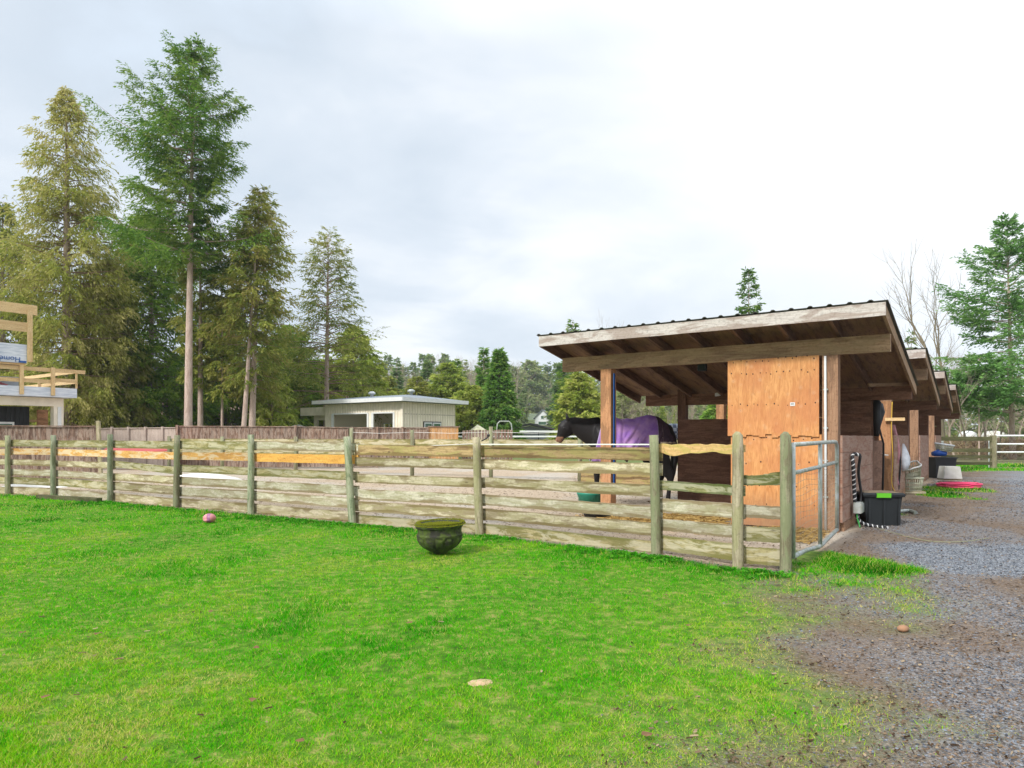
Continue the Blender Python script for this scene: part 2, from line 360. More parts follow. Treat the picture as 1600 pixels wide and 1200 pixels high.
ys = np.concatenate([-np.geomspace(600, 4, 20), np.arange(-3, 8.5, .10), np.arange(8.5, 30, .2), np.geomspace(30.3, 1200, 90)])
GX, GY = np.meshgrid(xs, ys); gx, gy = GX.ravel(), GY.ravel()
zg, zb, zp = zones(gx, gy); gz = height(gx, gy)
V3 = np.stack([gx, gy, gz], 1); nx, ny = len(xs), len(ys)
ii, jj = np.meshgrid(np.arange(nx-1), np.arange(ny-1)); a = (jj*nx+ii).ravel()
Fq = np.stack([a, a+1, a+nx+1, a+nx], 1)
cA = np.stack([zb, zg, zp, np.ones_like(zb)], 1); GZMIN = float(gz.min()); GZMAX = float(gz.max())
mg, nt, bs = newmat('ground_mix')
geo = N(nt, 'ShaderNodeNewGeometry'); at = N(nt, 'ShaderNodeAttribute', attribute_name='zone'); sp = N(nt, 'ShaderNodeSeparateColor'); nt.links.new(at.outputs['Color'], sp.inputs[0])
P_ = geo.outputs['Position']
nA = noise(nt, P_, 1.3, 8, .65); nB = noise(nt, P_, 9, 6, .7); nC = noise(nt, P_, 45, 4, .7); nD = noise(nt, P_, .35, 5, .6)
vo = N(nt, 'ShaderNodeTexVoronoi'); vo.inputs['Scale'].default_value = 75; nt.links.new(P_, vo.inputs['Vector'])
vs_ = N(nt, 'ShaderNodeSeparateColor'); nt.links.new(vo.outputs['Color'], vs_.inputs[0])
dirt = ramp(nt, nC, [(.3, (.055, .04, .03)), (.5, (.17, .125, .09)), (.68, (.33, .26, .20))])
dirt = mix(nt, ramp(nt, nA, [(.42, 0.0), (.62, .7)]), dirt, (.15, .095, .055))
dirt = mix(nt, mth(nt, 'MULTIPLY', ramp(nt, vs_.outputs[1], [(.6, 0.0), (.85, 1.0)]), .5), dirt, (.20, .18, .17))
grav = ramp(nt, vs_.outputs[0], [(.1, (.07, .078, .088)), (.5, (.18, .20, .225)), (.9, (.38, .39, .41))])
grav = mix(nt, ramp(nt, nB, [(.5, 0.0), (.68, .6)]), grav, (.19, .15, .10))
pad = ramp(nt, nC, [(.32, (.20, .13, .085)), (.48, (.43, .33, .23)), (.65, (.60, .49, .37))])
pad = mix(nt, ramp(nt, nD, [(.45, 0.0), (.6, .7)]), pad, (.47, .43, .37))
pad = mix(nt, ramp(nt, nB, [(.57, 0.0), (.66, .8)]), pad, (.17, .11, .065))
soil = ramp(nt, nB, [(.3, (.03, .09, .005)), (.5, (.09, .21, .01)), (.68, (.30, .27, .08))])
c = mix(nt, sp.outputs[0], dirt, grav); c = mix(nt, sp.outputs[2], c, pad); c = mix(nt, sp.outputs[1], c, soil)
nt.links.new(c, bs.inputs['Base Color']); bs.inputs['Roughness'].default_value = .9; bs.inputs['Specular IOR Level'].default_value = .15
bump(nt, bs, mth(nt, 'ADD', mth(nt, 'MULTIPLY', nC, .6), mth(nt, 'ADD', nB, mth(nt, 'MULTIPLY', vo.outputs['Distance'], .5))), .9, .02)
fc = lambda z_: z_[Fq].mean(1)
fg, fb, fp = fc(zg), fc(zb), fc(zp)
cls = np.where(fp > .5, 2, np.where((fg > .45) & (fc(gy) < 9+20*(fc(gx) < 2)), 1, 0))
cxf, cyf = fc(gx), fc(gy)
drive = (cls == 0) & (cyf < 26) & (cxf > -.2) & (cyf > -8) & (cxf < 26)
cls[drive] = 3
for k, nm_ in enumerate(('ground', 'lawn', 'paddock_ground', 'gravel_driveway')):
    sel = Fq[cls == k]; u, inv = np.unique(sel, return_inverse=True)
    me = npmesh(nm_, V3[u], inv.reshape(sel.shape), mg, {'zone': ('POINT', 'FLOAT_COLOR', cA[u])}, smooth=True)
    o = bpy.data.objects.new(nm_, me); COL.objects.link(o); tag(o, kind='structure')
def gh(x, y): return float(height(np.array([x]), np.array([y]))[0])
# ---- grass blades
def blades(name, x, y, hgt, wid, tint, lean=.5, seed=1):
    n = len(x); rs = np.random.RandomState(seed); z = height(x, y)-.004
    az = rs.rand(n)*6.283; lz = rs.rand(n)*6.283; ln = rs.rand(n)*lean*hgt
    b0 = np.stack([x-np.cos(az)*wid/2, y-np.sin(az)*wid/2, z], 1); b1 = np.stack([x+np.cos(az)*wid/2, y+np.sin(az)*wid/2, z], 1)
    tp = np.stack([x+np.cos(lz)*ln, y+np.sin(lz)*ln, z+hgt], 1)
    V_ = np.stack([b0, b1, tp], 1).reshape(-1, 3)
    me = npmesh(name, V_, np.arange(3*n).reshape(-1, 3), L['grass'], {'tint': ('FACE', 'FLOAT', np.clip(tint, 0, 1))})
    o = bpy.data.objects.new(name, me); COL.objects.link(o); return o
rs = np.random.RandomState(2)
n = 800000; yy = np.exp(rs.uniform(math.log(2.0), math.log(19), n)); xx = (rs.rand(n)*1.75-.93)*yy
k2 = 26000; xx = np.concatenate([xx, 3.2+rs.rand(k2)*1.3, 5.8+rs.rand(k2)*6]); yy = np.concatenate([yy, 6.7+rs.rand(k2)*1.2, 12+rs.rand(k2)*6])
n3 = 40000; xx = np.concatenate([xx, 12+rs.rand(n3)*14]); yy = np.concatenate([yy, 24.3+rs.rand(n3)*8])
wz, _, wp = zones(xx, yy); tex = vn(xx, yy, 7, 12)
dens = np.clip(wz, 0, 1)
keep = (rs.rand(len(xx)) < dens**1.3*(.30+.70*sstep(.34, .52, tex))) & (wp < .3)
xx, yy, dens = xx[keep], yy[keep], dens[keep]
d = np.hypot(xx, yy); lush = vn(xx, yy, .7, 14)
tuft = sstep(.55, .75, vn(xx, yy, 1.3, 15))
nearf = sstep(1.2, .0, np.interp(xx, fx, fy)-yy)             # longer, darker growth along the boards
hh = (.008+.013*rs.rand(len(xx)))*(1+.7*tuft+1.9*nearf*rs.rand(len(xx)))*(.65+.35*dens)*(1+.035*d)
ww = .0028+.00065*d
straw = (rs.rand(len(xx)) < .07+.50*(1-dens)+.16*sstep(.5, .7, vn(xx, yy, .55, 16)))
tn = .04+.70*lush+.34*(vn(xx, yy, 4.5, 61)-.5)+.22*sstep(.55, .75, vn(xx, yy, 1.1, 62))+rs.normal(0, .13, len(xx))-.18*tuft-.20*nearf+.34*(1-dens)+.20*sstep(7, 3, yy)
tn = np.where(straw, .72+.28*rs.rand(len(xx)), tn)
o = blades('grass', xx, yy, hh, ww, tn, 1.5); tag(o, 'short bright green grass with straw coloured blades across the yard', 'grass', kind='stuff')
# ---- loose stones on the drive
def stones(name, x, y, r, tint, mat, sq=.6, seed=3):
    n = len(x); rs = np.random.RandomState(seed); z = height(x, y)+r*.2
    dirs = np.array([[1, 0, 0], [0, 1, 0], [-1, 0, 0], [0, -1, 0], [0, 0, 1], [0, 0, -1]], float)
    az = rs.rand(n)*6.28; P = dirs[None]*r[:, None, None]*(.6+.7*rs.rand(n, 6, 1)); P[:, :, 2] *= sq
    ca, sa = np.cos(az)[:, None], np.sin(az)[:, None]
    X = P[:, :, 0]*ca-P[:, :, 1]*sa+x[:, None]; Y = P[:, :, 0]*sa+P[:, :, 1]*ca+y[:, None]; Zz = P[:, :, 2]+z[:, None]
    f = np.array([[0, 1, 4], [1, 2, 4], [2, 3, 4], [3, 0, 4], [1, 0, 5], [2, 1, 5], [3, 2, 5], [0, 3, 5]])
    Fa = (f[None]+6*np.arange(n)[:, None, None]).reshape(-1, 3)
    me = npmesh(name, np.stack([X, Y, Zz], 2).reshape(-1, 3), Fa, mat, {'tint': ('FACE', 'FLOAT', np.repeat(tint, 8))})
    o = bpy.data.objects.new(name, me); COL.objects.link(o); return o
smat = leafmat('stone_chips', [(.045, .048, .055), (.12, .13, .15), (.23, .25, .28), (.12, .08, .055), (.25, .185, .135)], 0, .85)
n = 150000; yy = np.exp(rs.uniform(math.log(2.0), math.log(20), n)); xx = (rs.rand(n)*.75+.12)*yy
wz, wb, wp = zones(xx, yy); pr = (.14+.8*wb+.15*(vn(xx, yy, .9, 41) > .55))*(1-wz)*(wp < .2)
keep = rs.rand(n) < pr; xx, yy, wb = xx[keep], yy[keep], wb[keep]
tt = np.where(rs.rand(len(xx)) < .12+.85*wb, rs.rand(len(xx))*.6, .6+.4*rs.rand(len(xx)))
o = stones('loose_gravel', xx, yy, (.003+.0045*rs.rand(len(xx))**2)*(1+.12*yy), tt, smat)
tag(o, 'loose grey and brown stone chips scattered over the driveway', 'gravel', kind='stuff')
# bark and hay litter
lmat = leafmat('litter', [(.03, .018, .010), (.08, .05, .03), (.17, .115, .07), (.32, .24, .15)], 0, .9)
n = 42000; yy = np.exp(rs.uniform(math.log(2.2), math.log(22), n)); xx = (rs.rand(n)*1.7-.85)*yy
wz, wb, wp = zones(xx, yy); keep = rs.rand(n) < np.clip(wp*.9+.8*(1-wz)*(1-.8*wb)*(wp < .2)+.012, 0, 1); xx, yy = xx[keep], yy[keep]
q = len(xx); az = rs.rand(q)*3.14; l_ = (.004+.012*rs.rand(q)**3)*(1+.10*yy); w_ = (.0015+.0025*rs.rand(q))*(1+.11*yy); z_ = height(xx, yy)+.006+.008*rs.rand(q)
dx, dy = np.cos(az)*l_, np.sin(az)*l_; px_, py_ = -np.sin(az)*w_, np.cos(az)*w_; tz = rs.normal(0, .004, q)
V_ = np.stack([np.stack([xx-dx-px_, yy-dy-py_, z_], 1), np.stack([xx+dx-px_, yy+dy-py_, z_+tz], 1), np.stack([xx+dx+px_, yy+dy+py_, z_+tz+.004], 1), np.stack([xx-dx+px_, yy-dy+py_, z_+.004], 1)], 1).reshape(-1, 3)
me = npmesh('ground_litter', V_, np.arange(4*q).reshape(-1, 4), lmat, {'tint': ('FACE', 'FLOAT', rs.rand(q))})
o = bpy.data.objects.new('ground_litter', me); COL.objects.link(o); tag(o, 'bark chips and straw litter on the bare ground', 'litter', kind='stuff')
# broad-leaved weeds along the foot of the boards and dotted over the lawn
n = 900; k_ = 26; tq = rs.rand(n); xw = -9+12*tq; yw = np.interp(xw, fx, fy)-.12-rs.rand(n)**2*.55
far_ = rs.rand(n) < 0; yw = np.where(far_, 3+rs.rand(n)*8, yw); xw = np.where(far_, (rs.rand(n)*1.3-.75)*yw, xw)
ok = (lawn_w(xw, yw) > .6) & (vn(xw, yw, 1.2, 71) > np.where(far_, .56, .5)); xw, yw = xw[ok], yw[ok]; n = len(xw)
az = rs.rand(n, k_)*6.283; ln_ = (.012+.028*rs.rand(n, k_)); sp_r = rs.rand(n, k_)*.05
bx_ = xw[:, None]+np.cos(az*3)*sp_r; by_ = yw[:, None]+np.sin(az*3)*sp_r; bz_ = np.repeat(height(xw, yw)[:, None], k_, 1)+.006
dx, dy = np.cos(az)*ln_, np.sin(az)*ln_; ex, ey = -np.sin(az)*ln_*.28, np.cos(az)*ln_*.28; up_ = ln_*(.3+.6*rs.rand(n, k_))
V_ = np.stack([np.stack([bx_, by_, bz_], 2), np.stack([bx_+dx*.55+ex, by_+dy*.55+ey, bz_+up_*.8], 2), np.stack([bx_+dx, by_+dy, bz_+up_*.9], 2), np.stack([bx_+dx*.55-ex, by_+dy*.55-ey, bz_+up_*.8], 2)], 2).reshape(-1, 3)
wm = leafmat('weed_leaf', [(.03, .16, .01), (.07, .32, .02), (.16, .42, .03)], .3, .6)
me = npmesh('weeds', V_, np.arange(len(V_)).reshape(-1, 4), wm, {'tint': ('FACE', 'FLOAT', rs.rand(len(V_)//4))})
o = bpy.data.objects.new('weeds', me); COL.objects.link(o); tag(o, 'small broad-leaved weeds growing along the foot of the fence', 'weeds', kind='stuff')
# straw bedding under the first shelter
n = 26000; tS = rs.uniform(-3.9, -.1, n); mS = rs.uniform(-1.3, 3, n); xx = C0.x+V.x*tS+U.x*mS; yy = C0.y+V.y*tS+U.y*mS
keep = rs.rand(n) < sstep(.35, .6, vn(xx, yy, .9, 51)); xx, yy = xx[keep], yy[keep]; q = len(xx)
az = rs.rand(q)*6.28; l_ = .02+.05*rs.rand(q); z_ = height(xx, yy)+.01+.03*rs.rand(q); dx, dy = np.cos(az)*l_, np.sin(az)*l_; w_ = .006
V_ = np.stack([np.stack([xx-dx, yy-dy, z_], 1), np.stack([xx+dx, yy+dy, z_+rs.normal(0, .01, q)], 1), np.stack([xx+dx, yy+dy, z_+.012], 1), np.stack([xx-dx, yy-dy, z_+.012], 1)], 1).reshape(-1, 3)
smt = leafmat('straw', [(.16, .09, .03), (.35, .22, .07), (.55, .38, .14)], 0, .8)
me = npmesh('straw_bedding', V_, np.arange(4*q).reshape(-1, 4), smt, {'tint': ('FACE', 'FLOAT', rs.rand(q))})
o = bpy.data.objects.new('straw_bedding', me); COL.objects.link(o); tag(o, 'golden straw bedding strewn under the near stable shelter', 'straw', kind='stuff')
# ------------------------------------------------------------------ near rail fence
fence = thing('rail_fence', 'weathered six-board rail fence with round posts running along the back edge of the lawn', 'fence', FP[8])
tops = {8: 1.36, 9: 1.34, 10: 1.355, 11: 1.355}
lean = {7: (-.10, 0), 8: (-.05, 0), 5: (.02, 0), 9: (-.03, 0)}
pm = ['post', 'post', 'post', 'post_green', 'post_green', 'post', 'post_green', 'post_green', 'post_grey', 'post', 'post_grey', 'post']
for i, p in enumerate(FP):
    b = MB(); tz = [1.345, 1.34, 1.345, 1.35, 1.37, 1.35, 1.36, 1.33, 1.325, 1.352, 1.352, 1.35][i]; lx = lean.get(i, (0, 0))[0]
    r0 = .056 if i < 9 else .054
    pts = [p+Vector((lx*(k/8)+rng.uniform(-.004, .004), rng.uniform(-.004, .004), -.25+(tz+.25)*k/8)) for k in range(9)]
    pts[0] = p+Vector((0, 0, -.25))
    if i in (10, 11): pts += [p+Vector((lx+.01, 0, tz+.02)), p+Vector((lx+.015, 0, tz+.03))]; rr = [r0*1.05]*8+[r0*.95, r0*.6, r0*.2]
    else: rr = [r0*(1.06-.014*k) for k in range(9)]
    b.tube(pts, rr, 14); o = b.build('post', M[pm[i]], fence)
    if i == 9: o['label'] = 'tall grey post beside the opening in the shelter'
gen = [(1.24, 1.09), (1.04, .90), (.79, .655), (.57, .42), (.385, .22), (.16, -.03)]
bays = {k: gen for k in range(11)}
bays[7] = bays[8] = [(1.21, 1.055), (1.02, .885), (.76, .625), (.53, .37), (.335, .18), (.13, -.03)]
bays[9] = [(1.245, 1.155), None, (.84, .735), (.64, .49), (.41, .28), (.22, .05)]
bays[10] = [None, None, (.96, .84), (.63, .50), (.42, .27), (.21, .04)]
mats = {0: 'rail_moss rail_orange rail_pale rail_grey rail_moss rail_grey', 1: 'rail_moss rail_orange rail_pale rail_grey rail_moss rail_pale',
        2: 'rail_moss rail_orange rail_pale rail_grey rail_moss rail_pale', 3: 'rail_moss rail_orange rail_pale rail_grey rail_moss rail_grey',
        4: 'rail_moss rail_orange rail_moss rail_pale rail_pale rail_pale', 5: 'rail_moss rail_orange rail_moss rail_grey rail_grey rail_pale',
        6: 'rail_grey rail_amber rail_moss rail_grey rail_grey rail_pale', 7: 'rail_grey rail_amber rail_moss rail_grey rail_grey rail_pale',
        8: 'rail_brown rail_pale rail_pale rail_grey rail_pale rail_moss', 9: 'rail_new rail_green rail_green rail_grey rail_grey rail_moss',
        10: 'rail_green rail_green rail_green rail_grey rail_moss rail_moss'}
bays[8] = [(1.21, 1.06), (1.02, .88), (.77, .635), (.545, .40), (.35, .20), (.135, -.03)]
mats[7] = 'rail_brown rail_pale rail_pale rail_grey rail_pale rail_moss'
def bay_boards(i):
    a, b_ = FP[i], FP[i+1]
    dn = (b_-a).normalized(); nrm = Vector((-dn.y, dn.x, 0))
    if nrm.y < 0: nrm = -nrm
    off = nrm*.085; za = 0
    lst = bays[i]; ml = mats[i].split()
    for k, zz in enumerate(lst):
        if zz is None: continue
        t, bz = zz; dz0 = rng.uniform(-.012, .012); dz1 = rng.uniform(-.012, .012)
        if i == 4 and k == 2: dz0, dz1 = .04, -.05
        if i == 4 and k == 1: dz1 = -.01
        m_ = MB(); pr = None
        if i == 9 and k == 0:
            pr = lambda t_, lo, hi: (lo-.045*max(0, math.sin(t_*9.5-.6))*(t_ < .75)-.01*math.sin(t_*17), hi+.006*math.sin(t_*30))
        if i == 10 and k == 2:
            pr = lambda t_, lo, hi: (lo, hi-.02*math.sin(t_*5))
        m_.beam(a+off-dn*.03+Z*((t+bz)/2+dz0), b_+off+dn*.03+Z*((t+bz)/2+dz1), .03, t-bz, 20 if i > 5 else 8, .0035, prof=pr)
        m_.build('board', M[ml[k]], fence)
for i in range(11): bay_boards(i)
# little insulator arm on the seventh post and the white tape it carries
p8 = FP[8]+Vector((-.03, 0, 0))
b = MB(); b.tube([p8+Vector((.05, -.02, 1.27)), p8+Vector((.09, -.03, 1.29)), p8+Vector((.13, -.04, 1.315)), p8+Vector((.15, -.04, 1.345))], .009, 8)
b.tube([p8+Vector((.13, -.04, 1.345)), p8+Vector((.165, -.04, 1.35))], .018, 8); b.build('insulator', M['black'], fence)
pA = FP[9]+Vector((-.05, .02, 1.245))
b = MB(); b.beam(p8+Vector((-.03, .05, 1.225)), pA, .004, .014, 8, .001)
o = b.build('electric_tape', M['rope'], fence)
b = MB(); b.tube([PX(545, 698, FP[7].y+.2), PX(600, 699, 10.9), PX(660, 697, 10.7), p8+Vector((0, .05, 1.235))], .005, 5); b.build('electric_tape', M['rope'], fence)
# ------------------------------------------------------------------ pipe gate
g0 = FP[11]+Vector((.10, .07, 0)); g1 = Vector((4.15, 8.72, 0)); gd = (g1-g0).normalized(); GL = (g1-g0).length
gate = thing('pipe_gate', 'bent galvanised pipe gate with wire mesh standing open beside the corner fence post', 'gate', g0)
gp = lambda k, z: g0+gd*(GL*k)+Z*z
b = MB(); b.tube([gp(0, 1.255), gp(.5, 1.262), gp(.9, 1.268), gp(.965, 1.262), gp(.995, 1.22), gp(1, 1.16), gp(1, .9), gp(1.0, .5), gp(1, .135)], .024, 10)
b.tube([gp(0, .135), gp(.25, .12), gp(.5, .075), gp(.58, .07), gp(.72, .10), gp(1.0, .145)], .026, 10)
b.tube([gp(0, 1.27), gp(0, .6), gp(0, .12)], .024, 10); b.build('gate_frame', M['metal'], gate)
b = MB(); b.tube([gp(0, .97), gp(.5, .985), gp(1, 1.01)], .022, 10); b.build('cross_pipe', M['metal'], gate)
b = MB(); b.tube([gp(.56, 1.25), gp(.56, .6), gp(.56, .08)], .023, 10); b.build('upright_pipe', M['metal'], gate)
mw = plain('mesh_wire', (.42, .36, .26), .6, .4, (.30, .17, .08), 6, .7)
b = MB()
for k in range(34):
    t = .03+k*.0285; b.tube([gp(t, .12), gp(t+.004*math.sin(k), .45)], .0016, 3, cap=False)
for k in range(17):
    t = .03+k*.057; b.tube([gp(t, .45), gp(t+.01*math.sin(k*2), .97)], .0018, 3, cap=False)
for k in range(13):
    z = .14+.066*k; b.tube([gp(t, z+.014*math.sin(t*13+k)) for t in [j/12 for j in range(13)]], .0022, 3, cap=False)
b.build('wire_mesh', mw, gate)
# ------------------------------------------------------------------ stable shelters
SL = .204
def roofz(m, top=3.02): return top-SL*(m+.6)
T0, T1 = -4.54, .64
def shelter(label, first=True):
    r = thing('stable_shelter', label, 'shelter', C0, 'open stable shelters standing in a row')
    b = MB()
    n = 22; w = (T1-T0+.06)/n; o0 = -.64; o1 = 3.42        # ribbed metal sheet, ribs run down the slope
    for i in range(n):
        t = T0-.03+i*w
        prof = [(0, 0), (.025, .020), (.055, .020), (.08, 0), (w, 0)]
        for (ta, za), (tb, zb_) in zip(prof[:-1], prof[1:]):
            q = [SH(t+ta, o0, roofz(o0)+.012+za), SH(t+tb, o0, roofz(o0)+.012+zb_), SH(t+tb, o1, roofz(o1)+.012+zb_), SH(t+ta, o1, roofz(o1)+.012+za)]
            q2 = [p-Z*.006 for p in q]
            b.add(q+q2, [[0, 1, 2, 3], [7, 6, 5, 4], [0, 4, 5, 1], [2, 6, 7, 3]])
    b.build('roof_sheet', M['roof_metal'], r)
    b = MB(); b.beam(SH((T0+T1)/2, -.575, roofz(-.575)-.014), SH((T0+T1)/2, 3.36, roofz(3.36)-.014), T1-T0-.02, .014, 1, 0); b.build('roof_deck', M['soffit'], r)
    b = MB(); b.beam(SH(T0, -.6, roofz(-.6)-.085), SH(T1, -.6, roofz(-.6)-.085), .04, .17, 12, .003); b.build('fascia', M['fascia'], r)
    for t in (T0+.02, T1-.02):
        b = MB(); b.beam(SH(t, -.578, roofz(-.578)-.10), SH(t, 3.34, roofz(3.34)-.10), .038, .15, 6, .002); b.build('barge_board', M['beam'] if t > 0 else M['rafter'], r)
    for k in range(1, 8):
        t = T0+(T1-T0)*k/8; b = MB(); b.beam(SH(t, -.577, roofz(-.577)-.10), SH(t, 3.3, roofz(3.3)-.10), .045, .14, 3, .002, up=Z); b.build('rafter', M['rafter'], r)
    b = MB(); b.beam(SH(-4.42, 0, 2.575), SH(.625, 0, 2.575), .10, .235, 14, .003); b.build('front_beam', M['beam'], r)
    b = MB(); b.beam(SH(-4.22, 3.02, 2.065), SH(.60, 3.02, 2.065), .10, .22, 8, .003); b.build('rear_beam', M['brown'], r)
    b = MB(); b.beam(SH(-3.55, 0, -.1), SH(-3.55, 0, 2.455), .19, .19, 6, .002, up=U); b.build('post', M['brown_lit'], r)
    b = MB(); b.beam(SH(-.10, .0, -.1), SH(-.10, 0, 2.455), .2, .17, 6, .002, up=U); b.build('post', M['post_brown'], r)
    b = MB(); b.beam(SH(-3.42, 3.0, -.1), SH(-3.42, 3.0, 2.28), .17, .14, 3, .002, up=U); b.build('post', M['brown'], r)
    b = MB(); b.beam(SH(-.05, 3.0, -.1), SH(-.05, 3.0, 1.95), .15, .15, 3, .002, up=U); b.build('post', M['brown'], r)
    b = MB(); z = .02
    while z < 1.66:
        hgt = .235; b.beam(SH(-3.46, 2.88, z+hgt/2), SH(0, 2.88, z+hgt/2), .035, hgt-.0005, 2, 0); z += hgt
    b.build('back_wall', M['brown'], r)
    b = MB(); z = 1.70
    for k in range(1): b.beam(SH(-1.75, 2.90, 1.835), SH(0, 2.90, 1.835), .03, .25, 1, 0)
    b.build('wall_infill', M['brown'], r)
    b = MB(); z = .14; b.beam(SH(.02, .12, .07), SH(.02, 2.8, .07), .04, .13, 2, .001)
    b.build('kick_board', M['post_brown'], r)
    b = MB()
    for k in range(5): b.beam(SH(.02, .02, z+.12), SH(.02, 2.80, z+.12), .036, .236, 8, .0015+.004*(k == 4)); z += .241
    b.build('half_wall', M['stall_board'], r)
    for sx_ in (-2.9, -1.62):                                       # pale feet of the rafters where they meet the rear beam
        pass
    return r
sh1 = shelter('nearest stable shelter with its plywood front panel and weathered fascia, first of the row')
kd = {}
for o_ in bpy.data.objects:
    kd.setdefault(o_.name, [])
for o_ in bpy.data.objects:
    if o_.parent: kd[o_.parent.name].append(o_)
names = ['second stable shelter of the row, roof peak showing just behind the nearest roof', 'third stable shelter of the row, between the second roof and the last one', 'last and farthest stable shelter of the row beside the post-and-board fence']
PER = 5.75
for k in range(3):
    c = copy_tree(sh1, None, kd); c.location = C0+U*PER*(k+1); c['label'] = names[k]
# extra parts on the first shelter only
ply_m, nt, bs = newmat('plywood')
uv = N(nt, 'ShaderNodeUVMap'); mp = N(nt, 'ShaderNodeMapping'); mp.inputs['Scale'].default_value = (3, 13, 1); nt.links.new(uv.outputs[0], mp.inputs[0])
w_ = noise(nt, mp.outputs[0], 1.5, 5, .6, 1.6); w2 = noise(nt, uv.outputs[0], 1.6, 3, .5, .3)
c = mix(nt, ramp(nt, w_, [(.35, 0.0), (.65, 1.0)]), (.52, .21, .06), (.70, .34, .12)); c = mix(nt, ramp(nt, w2, [(.45, 0.0), (.65, .6)]), c, (.50, .17, .06))
vo = N(nt, 'ShaderNodeTexVoronoi'); vo.inputs['Scale'].default_value = 7.5; nt.links.new(uv.outputs[0], vo.inputs['Vector'])
c = mix(nt, mth(nt, 'MULTIPLY', ramp(nt, vo.outputs['Distance'], [(.05, 1.0), (.30, 0.0)]), .35), c, (.66, .42, .24))
c = mix(nt, ramp(nt, vo.outputs['Distance'], [(.035, .75), (.05, 0.0)]), c, (.06, .03, .015))
sq = N(nt, 'ShaderNodeSeparateXYZ'); nt.links.new(uv.outputs[0], sq.inputs[0])
mq = N(nt, 'ShaderNodeMapping'); mq.inputs['Scale'].default_value = (.8, 9, 1); nt.links.new(uv.outputs[0], mq.inputs[0]); w3 = noise(nt, mq.outputs[0], 2, 4, .6)
c = mix(nt, ramp(nt, w3, [(.56, 0.0), (.72, .5)]), c, (.30, .13, .05))
c = mix(nt, ramp(nt, mth(nt, 'ADD', sq.outputs[0], mth(nt, 'MULTIPLY', w2, .5)), [(.30, .75), (.75, 0.0)]), c, (.24, .14, .08))
nt.links.new(c, bs.inputs['Base Color']); bs.inputs['Roughness'].default_value = .6; bump(nt, bs, w_, .3, .004)
b = MB()
for k in range(14):                                                 # torn lower edge of the upper sheet
    s0 = -1.51+1.27*k/14; s1 = -1.51+1.27*(k+1)/14
    zb = 1.335+.02*math.sin(k*2.3)+rng.uniform(-.014, .014); b.beam(SH((s0+s1)/2, -.085, zb), SH((s0+s1)/2, -.085, 2.462), s1-s0, .018, 1, 0, up=U)
def remap(mb):                                                      # UV in panel axes
    for i, f in enumerate(mb.f):
        mb.uv[i] = [(mb.v[j][2], (Vector(mb.v[j])-C0).dot(V)) for j in f]
remap(b); b.build('plywood_panel', ply_m, sh1)['label'] = 'orange plywood sheet with a torn lower edge and rows of nail heads'
b = MB(); b.beam(SH(-.84, -.062, .03), SH(-.84, -.062, 1.36), 1.26, .016, 1, 0, up=U); remap(b); b.build('plywood_panel', ply_m, sh1)
nail = plain('nail_stain', (.05, .02, .01), .7); b = MB()
for zc_, n_ in ((2.44, 12), (2.25, 13), (1.80, 13), (1.30, 10), (.95, 6), (.60, 7), (.35, 5)):
    for k in range(n_):
        s = -1.47+1.2*(k+rng.uniform(.1, .9))/n_; z = zc_+rng.uniform(-.025, .025); r_ = rng.uniform(.006, .011); m_ = -.096 if z > 1.36 else -.072
        cc = SH(s, m_, z); b.add([cc+V*r_*math.cos(a)+Z*r_*1.3*math.sin(a) for a in [j*math.pi/3 for j in range(6)]]+[cc-U*.003], [[j, (j+1) % 6, 6] for j in range(6)])
b.build('nail_heads', nail, sh1)
b = MB(); b.beam(SH(-.62, -.098, 1.79), SH(-.555, -.098, 1.79), .004, .05); lab = b.build('label_card', M['white'], sh1)
b = MB()
for k in range(3): b.beam(SH(-.608+.014*k, -.102, 1.793), SH(-.601+.014*k, -.102, 1.793), .002, .018)
b.build('printed_mark', M['charcoal'], lab)
b = MB(); b.tube([SH(-.15, -.125, .02), SH(-.15, -.125, 1.2), SH(-.155, -.125, 2.44)], .016, 8)
cnd = b.build('conduit', M['white'], sh1); b = MB()
for z in (.5, 1.0, 1.45, 1.98): b.beam(SH(-.18, -.118, z), SH(-.12, -.118, z), .03, .018)
b.build('clip', M['metal'], cnd)
b = MB(); b.beam(SH(-3.9, .25, 2.64), SH(-3.63, .25, 2.64), .12, .12); b.build('blocking', M['rafter'], sh1)
b = MB(); b.beam(SH(-2.1, .30, 2.44), SH(-1.98, .30, 2.44), .1, .14); b.build('junction_box', M['charcoal'], sh1)
b = MB(); b.beam(SH(.1, 1.9, 2.15), SH(.55, 3.0, 2.22), .03, .05, 3, .002); b.build('brace', M['beam'], sh1)
for j_, s in enumerate((-2.68, -2.02)):
    b = MB(); b.beam(SH(s-.05, 2.93, 2.15), SH(s+.05, 2.93, 2.15), .05, .06, 2, .01); b.build('joist_hanger', M['white'], sh1)
# torn-top slice, black partition behind the first half wall
b = MB()
for k in range(5): b.beam(SH(.0, 2.84+.0, .13+.25*k), SH(.0, 4.2, .13+.25*k), .03, .246, 2, .001)
pw = b.build('partition', M['brown'], None, SH(0, 3.5)); tag(pw, 'dark brown board partition between the nearest and second shelters', 'partition')
b = MB(); b.tube([SH(.06, 3.05, 1.34), SH(.08, 3.0, 1.6), SH(.07, 3.02, 1.9), SH(.0, 3.1, 1.98)], [.05, .07, .08, .05], 8); b.tube([SH(.06, 3.2, 1.5), SH(.08, 3.3, 1.75), SH(.07, 3.35, 1.9)], [.05, .09, .06], 8)
b.tube([SH(.08, 3.2, 1.5), SH(.13, 3.4, 1.2), SH(.12, 3.45, .75), SH(.1, 3.5, .25)], .018, 6)
tag(b.build('halter', M['black'], None, SH(.06, 3.05, 1.3)), 'black halters and straps hanging at the back corner of the nearest shelter', 'halter')
